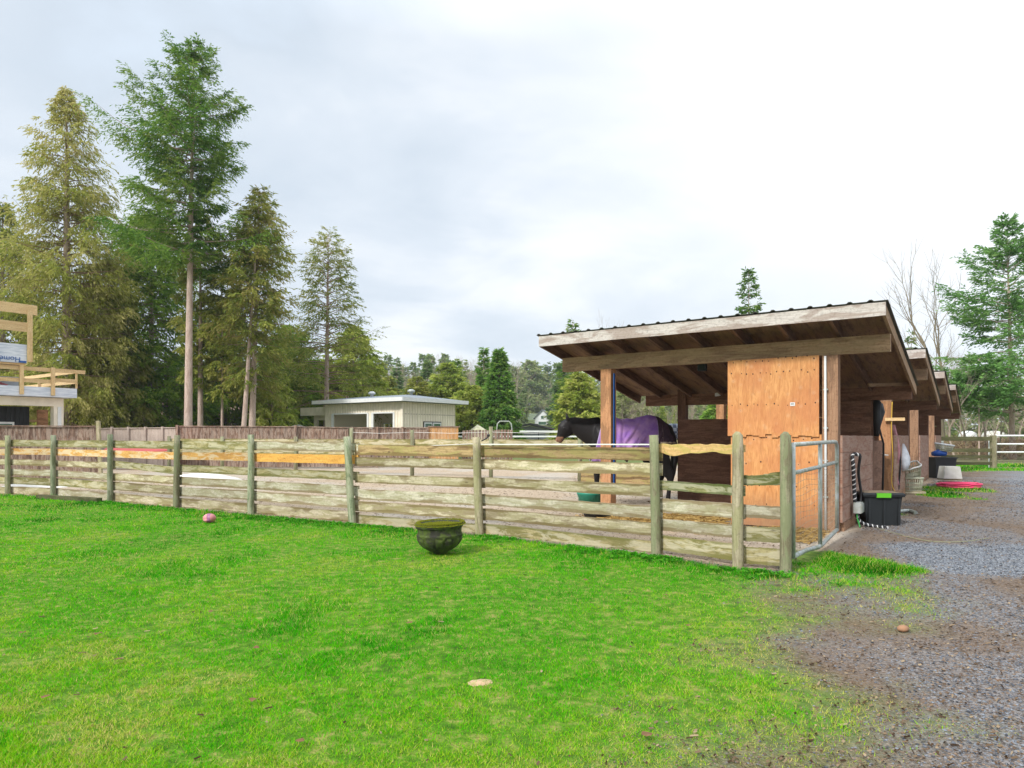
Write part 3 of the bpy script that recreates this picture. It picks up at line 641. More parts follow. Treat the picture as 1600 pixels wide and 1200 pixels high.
# ropes and hardware at the stalls
def cord(name, pts, r_, mat, label, cat, n=8, group=None):
    b = MB(); P = [Vector(p) for p in pts]; Q = []
    for i in range(len(P)-1):
        a0 = P[max(i-1, 0)]; a1 = P[i]; a2 = P[i+1]; a3 = P[min(i+2, len(P)-1)]
        for k in range(5):
            t = k/5; Q.append(.5*((2*a1)+(a2-a0)*t+(2*a0-5*a1+4*a2-a3)*t*t+(-a0+3*a1-3*a2+a3)*t**3))
    Q.append(P[-1]); b.tube(Q, r_, n); return tag(b.build(name, mat, None, P[0]), label, cat, group)
P3 = lambda px, py, m, t=0: (lambda q: PX(px, py, q))( (lambda mm: SH(t, mm).y)(m) )
pst = SH(.02, PER-.95)
b = MB(); b.beam(SH(-.03, 4.95, -.1), SH(-.03, 4.95, 2.02), .21, .07, 6, .003, up=U)
op = b.build('timber_post', M['brown_lit'], None, SH(-.03, 4.95)); tag(op, 'orange-brown plank post with a yellow cord, in front of the second shelter', 'post')
b = MB(); b.beam(SH(-.02, 4.85, 1.66), SH(.32, 4.85, 1.66), .03, .06); b.build('cleat', M['lumber'], op)
cord('cord', [SH(.10, 4.88, 2.0), SH(.09, 4.86, 1.5), SH(.115, 4.85, .9), SH(.10, 4.85, .4), SH(.22, 4.8, .15)], .008, M['yellow_cord'], 'yellow cord running down the orange-brown plank post', 'cord')
cord('rope', [SH(-.1, 4.84, 1.02), SH(-.03, 4.80, .97), SH(.04, 4.82, .96)], .012, M['rope'], 'short white rope tied round the plank post', 'rope')
mst, nt, bs = newmat('striped_sleeve')
uv = N(nt, 'ShaderNodeUVMap'); sxx = N(nt, 'ShaderNodeSeparateXYZ'); nt.links.new(uv.outputs[0], sxx.inputs[0])
st_ = mth(nt, 'FRACT', mth(nt, 'ADD', mth(nt, 'MULTIPLY', sxx.outputs[0], 14.0), mth(nt, 'MULTIPLY', sxx.outputs[1], 6.0)))
nt.links.new(mix(nt, mth(nt, 'GREATER_THAN', st_, .78), (.015, .015, .018), (.6, .6, .6)), bs.inputs['Base Color']); bs.inputs['Roughness'].default_value = .6
cord('lead_rope', [SH(.17, .62, 1.06), SH(.08, .56, 1.07), SH(.09, .55, .9), SH(.09, .62, .6), SH(.10, .66, .34), SH(.14, .75, .10), SH(.3, .85, .03), SH(.5, .8, .02)], .026, mst, 'black and white striped rope hanging on the red half wall beside the tote', 'rope')
cord('strap', [SH(.17, .62, 1.05), SH(.12, .8, .8), SH(.13, .95, .5), SH(.12, .9, .3)], .02, M['black'], 'black strap hanging beside the striped rope on the red half wall', 'strap')
bx = thing('switch_box', 'small grey electrical box on the red half wall above green hoses', 'box', SH(.12, .72, .22))
b = MB(); b.beam(SH(.13, .62, .30), SH(.13, .80, .30), .10, .155); b.build('housing', M['metal'], bx)
b = MB(); b.beam(SH(.19, .62, .30), SH(.19, .80, .30), .012, .13); b.build('lid', M['metal'], bx)
gh_ = plain('green_hose', (.05, .33, .07), .5)
for dx_ in (0, .04): cord('hose', [SH(.12, .66+dx_, .22), SH(.13, .66+dx_*1.5, .12), SH(.16, .68-dx_, .02)], .009, gh_, 'thin green hose running down from the small grey box', 'hose', 6, 'green hoses under the grey box')
# tote
tt_ = SH(.68, .62); tt_ = Vector((5.50, 10.28, 0)); tote = thing('storage_tote', 'dark grey plastic tote with a bright green latch against the red half wall', 'storage tote', tt_)
b = MB(); az = -.10
def frus(b, c, w0, d0, w1, d1, z0, z1, rz, m=0, rib=0):
    d = Vector((math.cos(rz), math.sin(rz), 0)); e = Vector((-d.y, d.x, 0)); vs = []
    for w, dd, z in ((w0, d0, z0), (w1, d1, z1)):
        for sx_, sy_ in ((-1, -1), (1, -1), (1, 1), (-1, 1)): vs.append(c+d*w/2*sx_+e*dd/2*sy_+Z*z)
    b.add(vs, [[3, 2, 1, 0], [4, 5, 6, 7], [0, 1, 5, 4], [1, 2, 6, 5], [2, 3, 7, 6], [3, 0, 4, 7]], m=m)
frus(b, tt_, .45, .34, .53, .42, .0, .44, az)
for k in (-.26, 0.0, .26): frus(b, tt_+Vector((math.cos(az)*k*.8, math.sin(az)*k*.8-.19, 0)), .03, .03, .035, .05, .03, .43, az)
b.build('bin', M['charcoal'], tote)
b = MB(); frus(b, tt_, .58, .47, .60, .49, .44, .475, az); frus(b, tt_, .60, .49, .56, .45, .475, .50, az); lid = b.build('lid', M['charcoal'], tote)
b = MB(); frus(b, tt_+Vector((-.03, -.236, 0)), .2, .02, .2, .035, .43, .497, az); b.build('latch', plain('lime', (.12, .48, .02), .5), tote)
b = MB(); frus(b, tt_, .52, .4, .44, .33, .50, .507, az); b.build('lid_dirt', plain('lid_dirt', (.12, .09, .06), .95, 0, (.28, .2, .12), 14, .8), lid)
cord('drain_pipe', [GP(1395, 803)+Z*.03, GP(1420, 801)+Z*.03, GP(1431, 804)+Z*.025], .035, M['metal'], 'short grey pipe lying on the ground right of the tote', 'pipe')
# laundry baskets
bkm = plain('basket_plastic', (.50, .50, .38), .6, 0, (.30, .30, .20), 6, .5)
def basket(c, w, h_, label, rx=0, ry=0):
    t = thing('laundry_basket', label, 'basket', c); n = 28; Mr = Matrix.Rotation(rx, 3, 'X') @ Matrix.Rotation(ry, 3, 'Y'); b = MB()
    P = lambda th, f: c + Mr @ Vector(((w/2)*(.8+.2*f)*math.cos(th)*(1+.12*math.cos(4*th)*-1), (w/2.8)*(.8+.2*f)*math.sin(th)*(1-.12*math.cos(4*th)), h_*f))
    for k in range(n):
        th = 6.283*k/n; b.tube([P(th, 0), P(th, .5), P(th, 1)], w*.018, 4)
    for f in (0.02, .3, .6): b.tube([P(6.283*k/32, f) for k in range(33)], w*.02, 4)
    b.add([P(6.283*k/20, .02) for k in range(20)], [list(range(20))]); b.build('basket_body', bkm, t)
    b = MB(); b.tube([P(6.283*k/32, 1) for k in range(33)], w*.045, 6); b.build('rim', M['white'] if ry else bkm, t); return t
bc = GP(1425, 771); basket(bc+Z*.06, .46, .30, 'greenish slatted laundry basket standing upright below the hanging white bag')
basket(bc+Vector((.03, .03, .40)), .40, .30, 'white laundry basket tipped into the greenish basket', .45, -.35)
b = MB(); b.beam(bc+Vector((-.3, .1, .03)), bc+Vector((.25, -.05, .03)), .3, .05, 2, .004); tag(b.build('plank', M['rail_grey'], None, bc), 'grey board lying on the ground under the laundry baskets', 'plank')
wb = GP(1409, 775)+Z*0; q = PX(1410, 712, 15.3)
b = MB(); b.lathe(PX(1411, 735, 15.3), [(.02, -.02), (.11, .02), (.14, .14), (.13, .28), (.10, .40), (.06, .52), (.02, .60)], 14, fn=lambda th, i, r, z: r*(1+.12*math.sin(3*th+z*9)))
tag(b.build('feed_bag', plain('white_plastic', (.62, .65, .70), .4, 0, (.35, .38, .42), 9, .5), None, PX(1411, 735, 15.3)), 'white plastic bag hanging on the plank wall above the laundry baskets', 'bag')
cord('halter_rope', [PX(1396, 664, 14.6), PX(1402, 690, 14.6), PX(1404, 712, 14.6), PX(1399, 735, 14.6), PX(1403, 758, 14.6)], .035, plain('pink_rope', (.45, .22, .24), .8, 0, (.25, .1, .12), 12, .6), 'faded pink halter rope hanging beside the white bag', 'rope')
cord('halter_rope', [PX(1403, 690, 14.7), PX(1407, 720, 14.7), PX(1405, 752, 14.7), PX(1404, 765, 14.7)], .02, M['black'], 'dark lead rope hanging behind the faded pink halter rope', 'rope')
# cooler, crate, dark bin with things on it
cp = GP(1484, 759); cl = thing('step_box', 'pale grey box standing on slats near the pink hose', 'box', cp)
b = MB(); frus(b, cp, .46, .36, .38, .3, .20, .52, -.1); b.build('box_body', plain('pale_grey', (.52, .52, .48), .7, 0, (.36, .36, .3), 8, .5), cl)
b = MB()
for k in range(3): b.box(cp+Z*(.03+.065*k), (.44, .34, .03), -.1)
b.build('slats', M['rail_grey'], cl)
dp_ = GP(1478, 748)+Vector((.05, .3, 0)); db = thing('plastic_bin', 'black plastic bin standing at the end of the shelters behind the pale box', 'bin', dp_)
b = MB(); frus(b, dp_, .55, .4, .65, .5, 0, .62, 0); b.build('bin_body', M['black'], db)
b = MB(); frus(b, dp_, .70, .54, .70, .54, .62, .66, 0); b.build('rim', M['black'], db)
b = MB(); b.tube([dp_+Vector((-.28, 0, .76)), dp_+Vector((-.1, 0, .79)), dp_+Vector((.14, .02, .77))], [.07, .11, .08], 10); tag(b.build('feed_sack', plain('blue_plastic', (.01, .08, .38), .45), None, dp_+Z*.7), 'bright blue sack lying on the black bin', 'sack')
basket(dp_+Vector((.10, .05, .86)), .52, .20, 'white laundry basket on top of the blue sack', .1, .12)
hc = GP(1499, 762); b = MB(); pts = []
for k in range(160):
    th = k/160*6.283*6; r_ = .50+.07*math.sin(k*.37)-.035*(k//27 % 3); pts.append(hc+Vector((r_*math.cos(th)+.02*math.sin(k), .62*r_*math.sin(th), .025+.022*(k//27) % .09)))
b.tube(pts, .022, 6); tag(b.build('garden_hose', plain('pink_hose', (.62, .035, .12), .5), None, hc), 'coiled bright pink garden hose lying on the gravel', 'hose')
cord('hose', [SH(.35, .8, .015), GP(1440, 845)+Z*.012, GP(1500, 848)+Z*.012, GP(1545, 842)+Z*.012], .005, plain('pale_hose', (.26, .26, .15), .8), 'thin pale hose snaking across the dirt from the half wall', 'hose')
# blue strap on front post
b = MB(); b.beam(SH(-3.425, -.03, .55), SH(-3.425, -.03, 2.38), .012, .05, 6, .003, up=U); tag(b.build('strap', M['blue'], None, SH(-3.43, 0, .5)), 'blue webbing strap hanging down the front left post of the nearest shelter', 'strap')
# tubs
def tub(c, r0, r1, h_, mat, name, label, cat, handle=False):
    t = thing(name, label, cat, c); b = MB(); b.lathe(c, [(.01, .012), (r0*.95, .012), (r0, 0), (r1*.98, h_*.85), (r1*1.04, h_*.88), (r1*1.04, h_), (r1*.96, h_), (r0*.94, .03), (.01, .03)], 28); b.build('tub_body', mat, t)
    if handle: b = MB(); b.tube([c+Vector((r1*1.03*math.cos(a), -r1*1.03*abs(math.sin(a))*.5-.0, h_*(.95-.55*math.sin(a)))) for a in [j*math.pi/10 for j in range(11)]], .006, 6); b.build('handle', M['metal'], t)
tub(PX(922, 801, 11.95)-Z*.0+Z*(-.0), .17, .225, .37, plain('teal', (.02, .24, .16), .45), 'water_bucket', 'teal green water bucket beside the front left post of the nearest shelter', 'bucket', True)
tub(GP(933, 810), .20, .225, .10, M['black'], 'feed_pan', 'low black rubber feed pan on the ground in front of the teal bucket', 'feed pan')
# ------------------------------------------------------------------ stone planter
pc = GP(688, 866)+Z*.0; pl = thing('stone_planter', 'mossy round stone planter bowl with carved ovals on the lawn', 'planter', pc)
def pf(th, i, r, z):
    if .02 < z < .225: k = abs(math.cos(th*6.5+.4)); e = (1-(1-k)*1.6)**2 if k > .38 else .3; q_ = 1-math.hypot((1-k)*1.15, (z-.135)/.085); return r*(1+(.05*min(1, q_*3) if q_ > .28 else (-.05 if q_ > 0 else .035*(q_ > -.3))))
    if .235 < z < .315: return r*(1+.022*math.cos(th*20))
    return r
mst_, nt, bs = newmat('mossy_stone')
t = N(nt, 'ShaderNodeTexCoord'); a1 = noise(nt, t.outputs['Object'], 9, 6, .65); a2 = noise(nt, t.outputs['Object'], 28, 5, .7)
c = mix(nt, ramp(nt, a1, [(.42, 0.0), (.6, 1.0)]), (.03, .028, .02), (.07, .10, .014)); c = mix(nt, ramp(nt, a2, [(.62, 0.0), (.72, .8)]), c, (.22, .24, .14))
nt.links.new(c, bs.inputs['Base Color']); bs.inputs['Roughness'].default_value = .95; bump(nt, bs, a2, .8, .01)
rz_ = [(0, .06), (.03, .08), (.047, .124), (.07, .16), (.091, .188), (.115, .209), (.136, .224), (.16, .238), (.183, .247), (.205, .251), (.224, .253)]
prof = [(.001, .0)]+[(r_, z_) for z_, r_ in rz_]+[(.256, .232), (.248, .240), (.244, .255), (.246, .285), (.250, .305), (.262, .312), (.270, .32), (.270, .345), (.258, .358), (.23, .358), (.215, .33), (.001, .32)]
b = MB(); b.lathe(pc, prof, 96, fn=pf, rx=.0, ry=-.035); b.build('bowl', mst_, pl)
rs = np.random.RandomState(8); n = 9000; th = rs.rand(n)*6.283; rr = np.where(rs.rand(n) < .75, .262+rs.normal(0, .010, n), rs.rand(n)**.5*.21)
inr = rr < .22; zz = np.where(inr, .335, .357)+.012*vn(th*3, rr*20, 2, 5)-(rr > .27)*.02; th = np.where((rs.rand(n) < .2), th*.3+3.6, th)
x = pc.x+rr*np.cos(th); y = pc.y+rr*np.sin(th); zz = zz-.035*(x-pc.x)*-1*1.0
b0 = np.stack([x-.004, y, zz-.003], 1); b1 = np.stack([x+.004, y, zz-.003], 1); tp = np.stack([x+rs.normal(0, .006, n), y+rs.normal(0, .006, n), zz+.006+.010*rs.rand(n)], 1)
V_ = np.stack([b0, b1, tp], 1).reshape(-1, 3)-np.array(pc)
me = npmesh('moss', V_, np.arange(3*n).reshape(-1, 3), L['moss'], {'tint': ('FACE', 'FLOAT', rs.rand(n))}); o = bpy.data.objects.new('moss', me); COL.objects.link(o); o.parent = pl
# deflated ball
bc = GP(327, 817); bmt, nt, bs = newmat('ball_vinyl'); t = N(nt, 'ShaderNodeTexCoord'); sp_ = N(nt, 'ShaderNodeSeparateXYZ'); nt.links.new(t.outputs['Object'], sp_.inputs[0])
c = ramp(nt, mth(nt, 'ADD', mth(nt, 'MULTIPLY', sp_.outputs[0], 3.0), mth(nt, 'ADD', .45, mth(nt, 'MULTIPLY', sp_.outputs[2], .6))), [(.45, (.60, .24, .24)), (.47, (.28, .09, .17)), (.62, (.30, .10, .22)), (.64, (.48, .18, .18))]); nt.links.new(c, bs.inputs['Base Color']); bs.inputs['Roughness'].default_value = .45
b = MB(); b.lathe(bc+Z*.072, [(.001, -.072)]+[(.096*math.cos(a), .073*math.sin(a)) for a in [(-80+10*j)*math.pi/180 for j in range(17)]]+[(.001, .073)], 24, fn=lambda th, i, r, z: r*(1-.28*max(0, math.cos(th+1.9))**6*(z > -.02)))
tag(b.build('ball', bmt, None, bc), 'half deflated pink and mauve ball on the lawn near the fence', 'ball')
# old timber lying along the fence
b = MB(); b.beam(GP(60, 779)+Z*.03, GP(155, 785)+Z*.03, .12, .11, 8, .006); tag(b.build('timber', M['dark_rail'], None, GP(60, 779)), 'dark rotting timber lying in the grass at the foot of the left fence', 'timber')
# dead leaves
lf = leafmat('dead_leaf', [(.10, .035, .015), (.22, .08, .03), (.30, .14, .06)], .1, .8)
rs = np.random.RandomState(4); base = None
def leaf(x, y, s, label, grp='fallen leaves on the lawn', name='dead_leaf', cat='leaf'):
    k = 6; b = MB(); vs = []
    for j in range(7):
        a = 6.283*j/7+rs.rand()*.4; r_ = s*(.6+.5*rs.rand()); vs.append((x+r_*math.cos(a), y+r_*.8*math.sin(a), gh(x, y)+.03+.012*rs.rand()))
    vs.append((x, y, gh(x, y)+.036)); 
    for j in range(7): b.add([vs[j], vs[(j+1) % 7], vs[7]], [[0, 1, 2]])
    o = b.build(name, M['leafbrown'], None, (x, y, gh(x, y)+.025)); return tag(o, label, cat, grp)
M['leafbrown'] = plain('leaf_brown', (.13, .06, .02), .8, 0, (.22, .12, .05), 30, .6)
for px, py in [(152, 997), (400, 1020), (35, 997), (1076, 983), (1040, 935), (916, 912), (395, 1107), (1560, 1072), (1213, 915), (185, 1038), (70, 1100), (470, 1170), (985, 945), (640, 985), (820, 905), (1010, 1160), (330, 960)]:
    p = GP(px, py); leaf(p.x, p.y, rs.uniform(.018, .032), 'small curled brown dead leaf lying on the ground')
p = GP(1411, 986); b = MB(); b.lathe(p+Z*.0, [(.001, 0), (.04, .005), (.045, .02), (.03, .035), (.001, .042)], 9, fn=lambda th, i, r, z: r*(1+.2*math.sin(2*th))); tag(b.build('stone', plain('tan_stone', (.32, .17, .09), .9, 0, (.2, .11, .07), 20, .5), None, p), 'single tan stone lying alone on the brown gravel', 'stone')
p = GP(750, 1071); 
b = MB(); b.lathe(p+Z*.002, [(.001, .022), (.05, .018), (.075, .0)], 12, fn=lambda th, i, r, z: r*(1+.25*math.sin(2*th+1)+.1*math.sin(5*th))); tag(b.build('soil_patch', plain('sandy_soil', (.50, .34, .2), .95, 0, (.36, .24, .13), 30, .6, .5), None, p), 'bare sandy soil heap in the foreground lawn', 'soil')
# ------------------------------------------------------------------ horse
def build_horse():
    hx, hy = 0, 12.75
    root = thing('horse', 'black horse in a purple rug, facing left with lowered head, under the shelter', 'horse', (2.2, hy, 0))
    b = MB(); K = 20
    def et(path, rn, ry, y0=0):
        P = [Vector((p[0], hy+(p[2] if len(p) > 2 else 0)+y0, p[1])) for p in path]; vs = []; k = len(P)
        for i in range(k):
            t = (P[min(i+1, k-1)]-P[max(i-1, 0)]).normalized(); a = Vector((0, 1, 0)); a = (a-t*a.dot(t)).normalized(); nn = t.cross(a)
            for j in range(K):
                th = 6.2832*j/K; vs.append(P[i]+nn*math.cos(th)*rn[i]+a*math.sin(th)*ry[i])
        fs = [[i*K+j, i*K+(j+1) % K, (i+1)*K+(j+1) % K, (i+1)*K+j] for i in range(k-1) for j in range(K)]
        fs += [list(range(K))[::-1], [(k-1)*K+j for j in range(K)]]; b.add(vs, fs, None, 0, True)
    et([(1.47, 1.2), (1.52, 1.2), (1.62, 1.24), (1.8, 1.275), (2.05, 1.25), (2.3, 1.265), (2.5, 1.32), (2.7, 1.32), (2.86, 1.27), (2.96, 1.19), (3.0, 1.17)],
       [.10, .2, .33, .375, .365, .36, .375, .35, .28, .16, .08], [.08, .16, .23, .27, .30, .31, .30, .27, .21, .11, .06])
    et([(1.85, 1.3), (1.65, 1.36), (1.45, 1.42), (1.3, 1.475), (1.17, 1.53), (1.07, 1.56), (1.0, 1.55)], [.33, .29, .245, .19, .145, .125, .10], [.17, .14, .105, .085, .075, .075, .06])
    et([(1.06, 1.60), (1.03, 1.55), (.99, 1.47), (.95, 1.39), (.915, 1.325), (.885, 1.27), (.87, 1.235), (.862, 1.215)], [.08, .125, .145, .115, .085, .075, .068, .045], [.06, .085, .095, .08, .058, .055, .05, .035])
    et([(1.08, 1.50), (1.07, 1.44), (1.04, 1.38), (.99, 1.33)], [.05, .085, .075, .04], [.04, .06, .055, .03])
    for s, dx in ((-1, 0), (1, .13)):
        y = .15*s
        et([(2.72, 1.35, y*.7), (2.70, 1.1, y), (2.72, .92, y), (2.83, .72, y), (2.93, .58, y), (2.92, .5, y), (2.90, .35, y), (2.88, .18, y), (2.85, .10, y), (2.83, .05, y), (2.81, 0, y)][:],
           [.26, .23, .20, .13, .085, .060, .038, .048, .036, .055, .062], [.14, .13, .11, .07, .05, .042, .034, .04, .034, .052, .058]) if not dx else \
        et([(2.72, 1.35, y*.7), (2.66, 1.1, y), (2.64, .92, y), (2.72, .72, y), (2.82, .58, y), (2.80, .5, y), (2.76, .35, y), (2.74, .18, y), (2.71, .10, y), (2.69, .05, y), (2.67, 0, y)],
           [.26, .23, .20, .13, .085, .060, .038, .048, .036, .055, .062], [.14, .13, .11, .07, .05, .042, .034, .04, .034, .052, .058])
        x0 = 1.70-.10*(s > 0)
        et([(1.78, 1.2, y*.6), (x0+.02, 1.0, y*.9), (x0, .8, y*.9), (x0, .56, y*.9), (x0, .48, y*.9), (x0, .3, y*.9), (x0, .17, y*.9), (x0-.02, .09, y*.9), (x0-.03, .04, y*.9), (x0-.04, 0, y*.9)],
           [.2, .13, .085, .055, .05, .036, .045, .034, .054, .06], [.11, .09, .065, .05, .044, .034, .038, .034, .05, .056])
    for s in (-1, 1):
        et([(1.05, 1.62, .06*s), (1.03, 1.68, .065*s), (1.02, 1.73, .06*s), (1.015, 1.775, .055*s)], [.03, .032, .022, .004], [.022, .026, .016, .004])
    bm_, nt, bs = newmat('horse_coat'); t = N(nt, 'ShaderNodeTexCoord'); sp_ = N(nt, 'ShaderNodeSeparateXYZ'); nt.links.new(t.outputs['Object'], sp_.inputs[0])
    tan = mth(nt, 'MULTIPLY', ramp(nt, sp_.outputs[2], [(.0, 0.0), (1.0, 1.0)]), 0)
    mz = mth(nt, 'MULTIPLY', mth(nt, 'LESS_THAN', sp_.outputs[0], -1.245), mth(nt, 'LESS_THAN', sp_.outputs[2], 1.32))
    n_ = noise(nt, t.outputs['Object'], 14, 5, .6)
    cc = mix(nt, n_, (.008, .007, .008), (.022, .018, .017)); cc = mix(nt, mth(nt, 'MULTIPLY', mz, ramp(nt, n_, [(.35, .35), (.6, 1.0)])), cc, (.30, .15, .09))
    nt.links.new(cc, bs.inputs['Base Color']); bs.inputs['Roughness'].default_value = .5; bs.inputs['Specular IOR Level'].default_value = .22; bump(nt, bs, noise(nt, t.outputs['Object'], 60, 4, .6), .15, .004)
    o = b.build('body', bm_, root)
    md = o.modifiers.new('r', 'REMESH'); md.mode = 'VOXEL'; md.voxel_size = .014; md.use_smooth_shade = True
    s_ = o.modifiers.new('s', 'SMOOTH'); s_.iterations = 6; s_.factor = .6
    # eyes, nostril, mouth
    b2 = MB()
    for s in (-1, 1):
        c = Vector((.965, hy+.083*s, 1.485)); b2 = MB(); b2.lathe(c, [(.001, -.016), (.014, -.009), (.018, 0), (.014, .009), (.001, .016)], 12); b2.build('eye', plain('eye', (.01, .006, .004), .08), root)
        c = Vector((.852, hy+.04*s, 1.262)); b3 = MB(); b3.lathe(c, [(.001, -.012), (.010, -.008), (.012, 0), (.010, .008), (.001, .012)], 10); b3.build('nostril', M['black'], root)
    # mane
    rs = np.random.RandomState(6); n = 2600; tt_ = rs.rand(n); x = 1.06+.62*tt_; zt = 1.675+.0*tt_+.012*np.sin(tt_*9)-.03*(tt_ > .9); y = hy-.02+rs.normal(0, .02, n)
    l_ = .10+.08*rs.rand(n); b0 = np.stack([x, y, zt], 1); b1 = b0+np.array([.008, 0, -.005]); tp = np.stack([x+rs.normal(.02, .02, n), y-.055-.02*rs.rand(n), zt-l_*.8], 1)
    V_ = np.stack([b0, b1, tp], 1).reshape(-1, 3)-np.array(root.location)
    hm = plain('mane_hair', (.012, .010, .010), .5); me = npmesh('mane', V_, np.arange(3*n).reshape(-1, 3), hm); o = bpy.data.objects.new('mane', me); COL.objects.link(o); o.parent = root
    b = MB(); b.tube([(2.93, hy, 1.45), (3.0, hy, 1.36), (3.035, hy, 1.15), (3.03, hy, .9), (3.0, hy, .62), (2.99, hy, .5)], [.03, .05, .06, .07, .05, .01], 10); b.build('tail', hm, root)
    # rug
    def rug(x0, x1, hem, name, mat, th=.02, nx=64, nj=44, flap=0):
        xs_ = [1.47, 1.52, 1.62, 1.8, 2.05, 2.3, 2.5, 2.7, 2.86, 2.96, 3.02]; cz = [1.2, 1.2, 1.24, 1.275, 1.25, 1.265, 1.32, 1.32, 1.27, 1.19, 1.17]
        rz = [.2, .26, .35, .39, .385, .38, .39, .37, .30, .22, .12]; ry_ = [.14, .18, .25, .29, .32, .33, .32, .29, .24, .16, .10]
        ip = lambda x, arr: float(np.interp(x, xs_, arr)); vs = []
        for i in range(nx+1):
            for j in range(nj+1):
                v = j/nj; a = (v-.5)*2; x = x0(a)+(x1-x0(a))*i/nx; c, hz, wy = ip(x, cz), ip(x, rz), ip(x, ry_); ang = a*math.pi*.5*1.5
                hz2 = hem(x)
                if abs(ang) < 1.45: yy_ = math.sin(ang)*wy*1.06; zz_ = c+math.cos(ang)*hz
                else:
                    f = (abs(ang)-1.45)/(.75*math.pi-1.45); yy_ = math.copysign(wy*1.055+.015*f, ang); zz_ = (c+math.cos(1.45)*hz)*(1-f)+hz2*f
                side = min(1, abs(ang)/1.2)**1.5
                # soft folds that fan out from the hip down and forward
                fx_ = x+ (zz_-1.5)*(.9 if x > 2.05 else .2)*(-1)
                w = .026*math.sin(fx_*22+1+1.2*math.sin(zz_*5))+.013*math.sin(fx_*43+3.0*zz_)+.008*math.sin(zz_*18+fx_*9)
                yy_ += math.copysign(w*side, ang if ang else 1)
                vs.append((x, hy+yy_, zz_+.012+(.006*math.sin(x*30) if abs(ang) < .6 else 0)))
        m = nj+1; fs = [[i*m+j, i*m+j+1, (i+1)*m+j+1, (i+1)*m+j] for i in range(nx) for j in range(nj)]
        b = MB(); b.add(vs, fs, None, 0, True); o = b.build(name, mat, root); sm = o.modifiers.new('t', 'SOLIDIFY'); sm.thickness = .008
        return o, vs, m
    pm_, nt, bs = newmat('purple_canvas'); t = N(nt, 'ShaderNodeTexCoord'); n1_ = noise(nt, t.outputs['Object'], 5, 6, .6); 
    c = mix(nt, ramp(nt, n1_, [(.4, 0.0), (.65, .8)]), (.28, .13, .46), (.48, .27, .50)); nt.links.new(c, bs.inputs['Base Color']); bs.inputs['Roughness'].default_value = .75; bump(nt, bs, noise(nt, t.outputs['Object'], 150, 2, .5), .15, .002)
    rg, vs, m = rug(lambda a: 1.47+.235*(1-abs(a)**1.3), 2.66, lambda x: .86 if x < 1.72 else .97, 'rug', pm_)
    trim = plain('tan_binding', (.46, .36, .26), .8); lil = plain('lilac_binding', (.45, .36, .58), .8)
    b = MB(); b.tube([vs[j] for j in range(m)], .012, 5); b.tube([vs[64*m+j] for j in range(m)], .010, 5); b.build('binding', lil, rg)
    dk = plain('plum_canvas', (.045, .02, .035), .8, 0, (.09, .04, .06), 8, .5)
    fl, vs, m = rug(lambda a: 2.665, 3.01, lambda x: 1.20, 'tail_flap', dk, nx=20)
    b = MB(); b.tube([vs[i*m] for i in range(2, 21)], .018, 5); b.tube([vs[5*m+j] for j in range(0, 15)], .009, 5); b.build('binding', trim, fl)
    b = MB(); b.tube([vs[i*m+m-1] for i in range(2, 21)], .018, 5); b.build('binding', trim, fl)
    b = MB(); b.tube([(2.0, hy-.31, .97), (2.08, hy-.2, .9), (2.15, hy, .86), (2.2, hy+.25, .93)], .018, 6); b.build('girth_strap', M['black'], rg)
build_horse()
# checked rug over a rail behind the horse
chk, nt, bs = newmat('checked_cloth'); t = N(nt, 'ShaderNodeTexCoord'); ck = N(nt, 'ShaderNodeTexChecker'); ck.inputs['Scale'].default_value = 14; nt.links.new(t.outputs['Object'], ck.inputs[0]); ck.inputs[1].default_value = (.5, .53, .58, 1); ck.inputs[2].default_value = (.12, .15, .22, 1); nt.links.new(ck.outputs[0], bs.inputs['Base Color']); bs.inputs['Roughness'].default_value = .8
b = MB(); c0 = PX(1050, 700, 14.6); vs = []
for i in range(13):
    for j in range(15):
        a = (j/14-.5)*2; vs.append((c0.x-.55+.9*i/12, c0.y+.14*math.sin(a*1.5)+.01*math.sin(i*1.3), 1.58-.42*max(0, abs(a)-.25)**1.2-.03*abs(a)+.01*math.sin(i)))
b.add(vs, [[i*15+j, i*15+j+1, (i+1)*15+j+1, (i+1)*15+j] for i in range(12) for j in range(14)], None, 0, True)
o = b.build('saddle_blanket', chk, None, c0); md = o.modifiers.new('t', 'SOLIDIFY'); md.thickness = .01; tag(o, 'grey and navy checked cloth draped over a rail behind the horse', 'blanket')
# ------------------------------------------------------------------ cross fence inside the paddock
def rail_line(label, pts, tops_, boards, mat, pmat, name='rail_fence', r_=.065, group=None, skip=()):
    t = thing(name, label, 'fence', pts[0], group)
    for p, tz in zip(pts, tops_):
        b = MB(); b.tube([p-Z*.2, p+Z*(tz*.5), p+Z*tz], [r_*1.05, r_, r_*.95], 10); b.build('post', M[pmat], t)
    for i in range(len(pts)-1):
        if i in skip: continue
        dn = (pts[i+1]-pts[i]).normalized(); nn = Vector((-dn.y, dn.x, 0))*.07
        for hi, lo in boards:
            b = MB(); b.beam(pts[i]+nn+Z*((hi+lo)/2), pts[i+1]+nn+Z*((hi+lo)/2), .03, hi-lo, 4, .004); b.build('board', M[mat], t)
    return t
gpx = lambda px, Y: Vector(((px-800)/F*Y, Y, 0))
CF = [gpx(264, 25.5), gpx(347, 25), gpx(462, 24.2), gpx(549, 23.2), gpx(644, 22.4), gpx(767, 21.4), gpx(906, 19.6), gpx(1015, 18.4), gpx(1120, 17.4)]
rail_line('mossy cross fence with tall round posts running through the middle of the paddock', CF, [1.32, 1.3, 1.3, 1.6, 1.52, 1.62, 1.38, 1.4, 1.4], [(1.22, 1.0), (.85, .68)], 'rail_moss', 'post')
b = MB()
for i in range(3, 6): b.tube([CF[i]+Z*1.45, (CF[i]+CF[i+1])/2+Z*1.41, CF[i+1]+Z*1.45], .006, 4); 
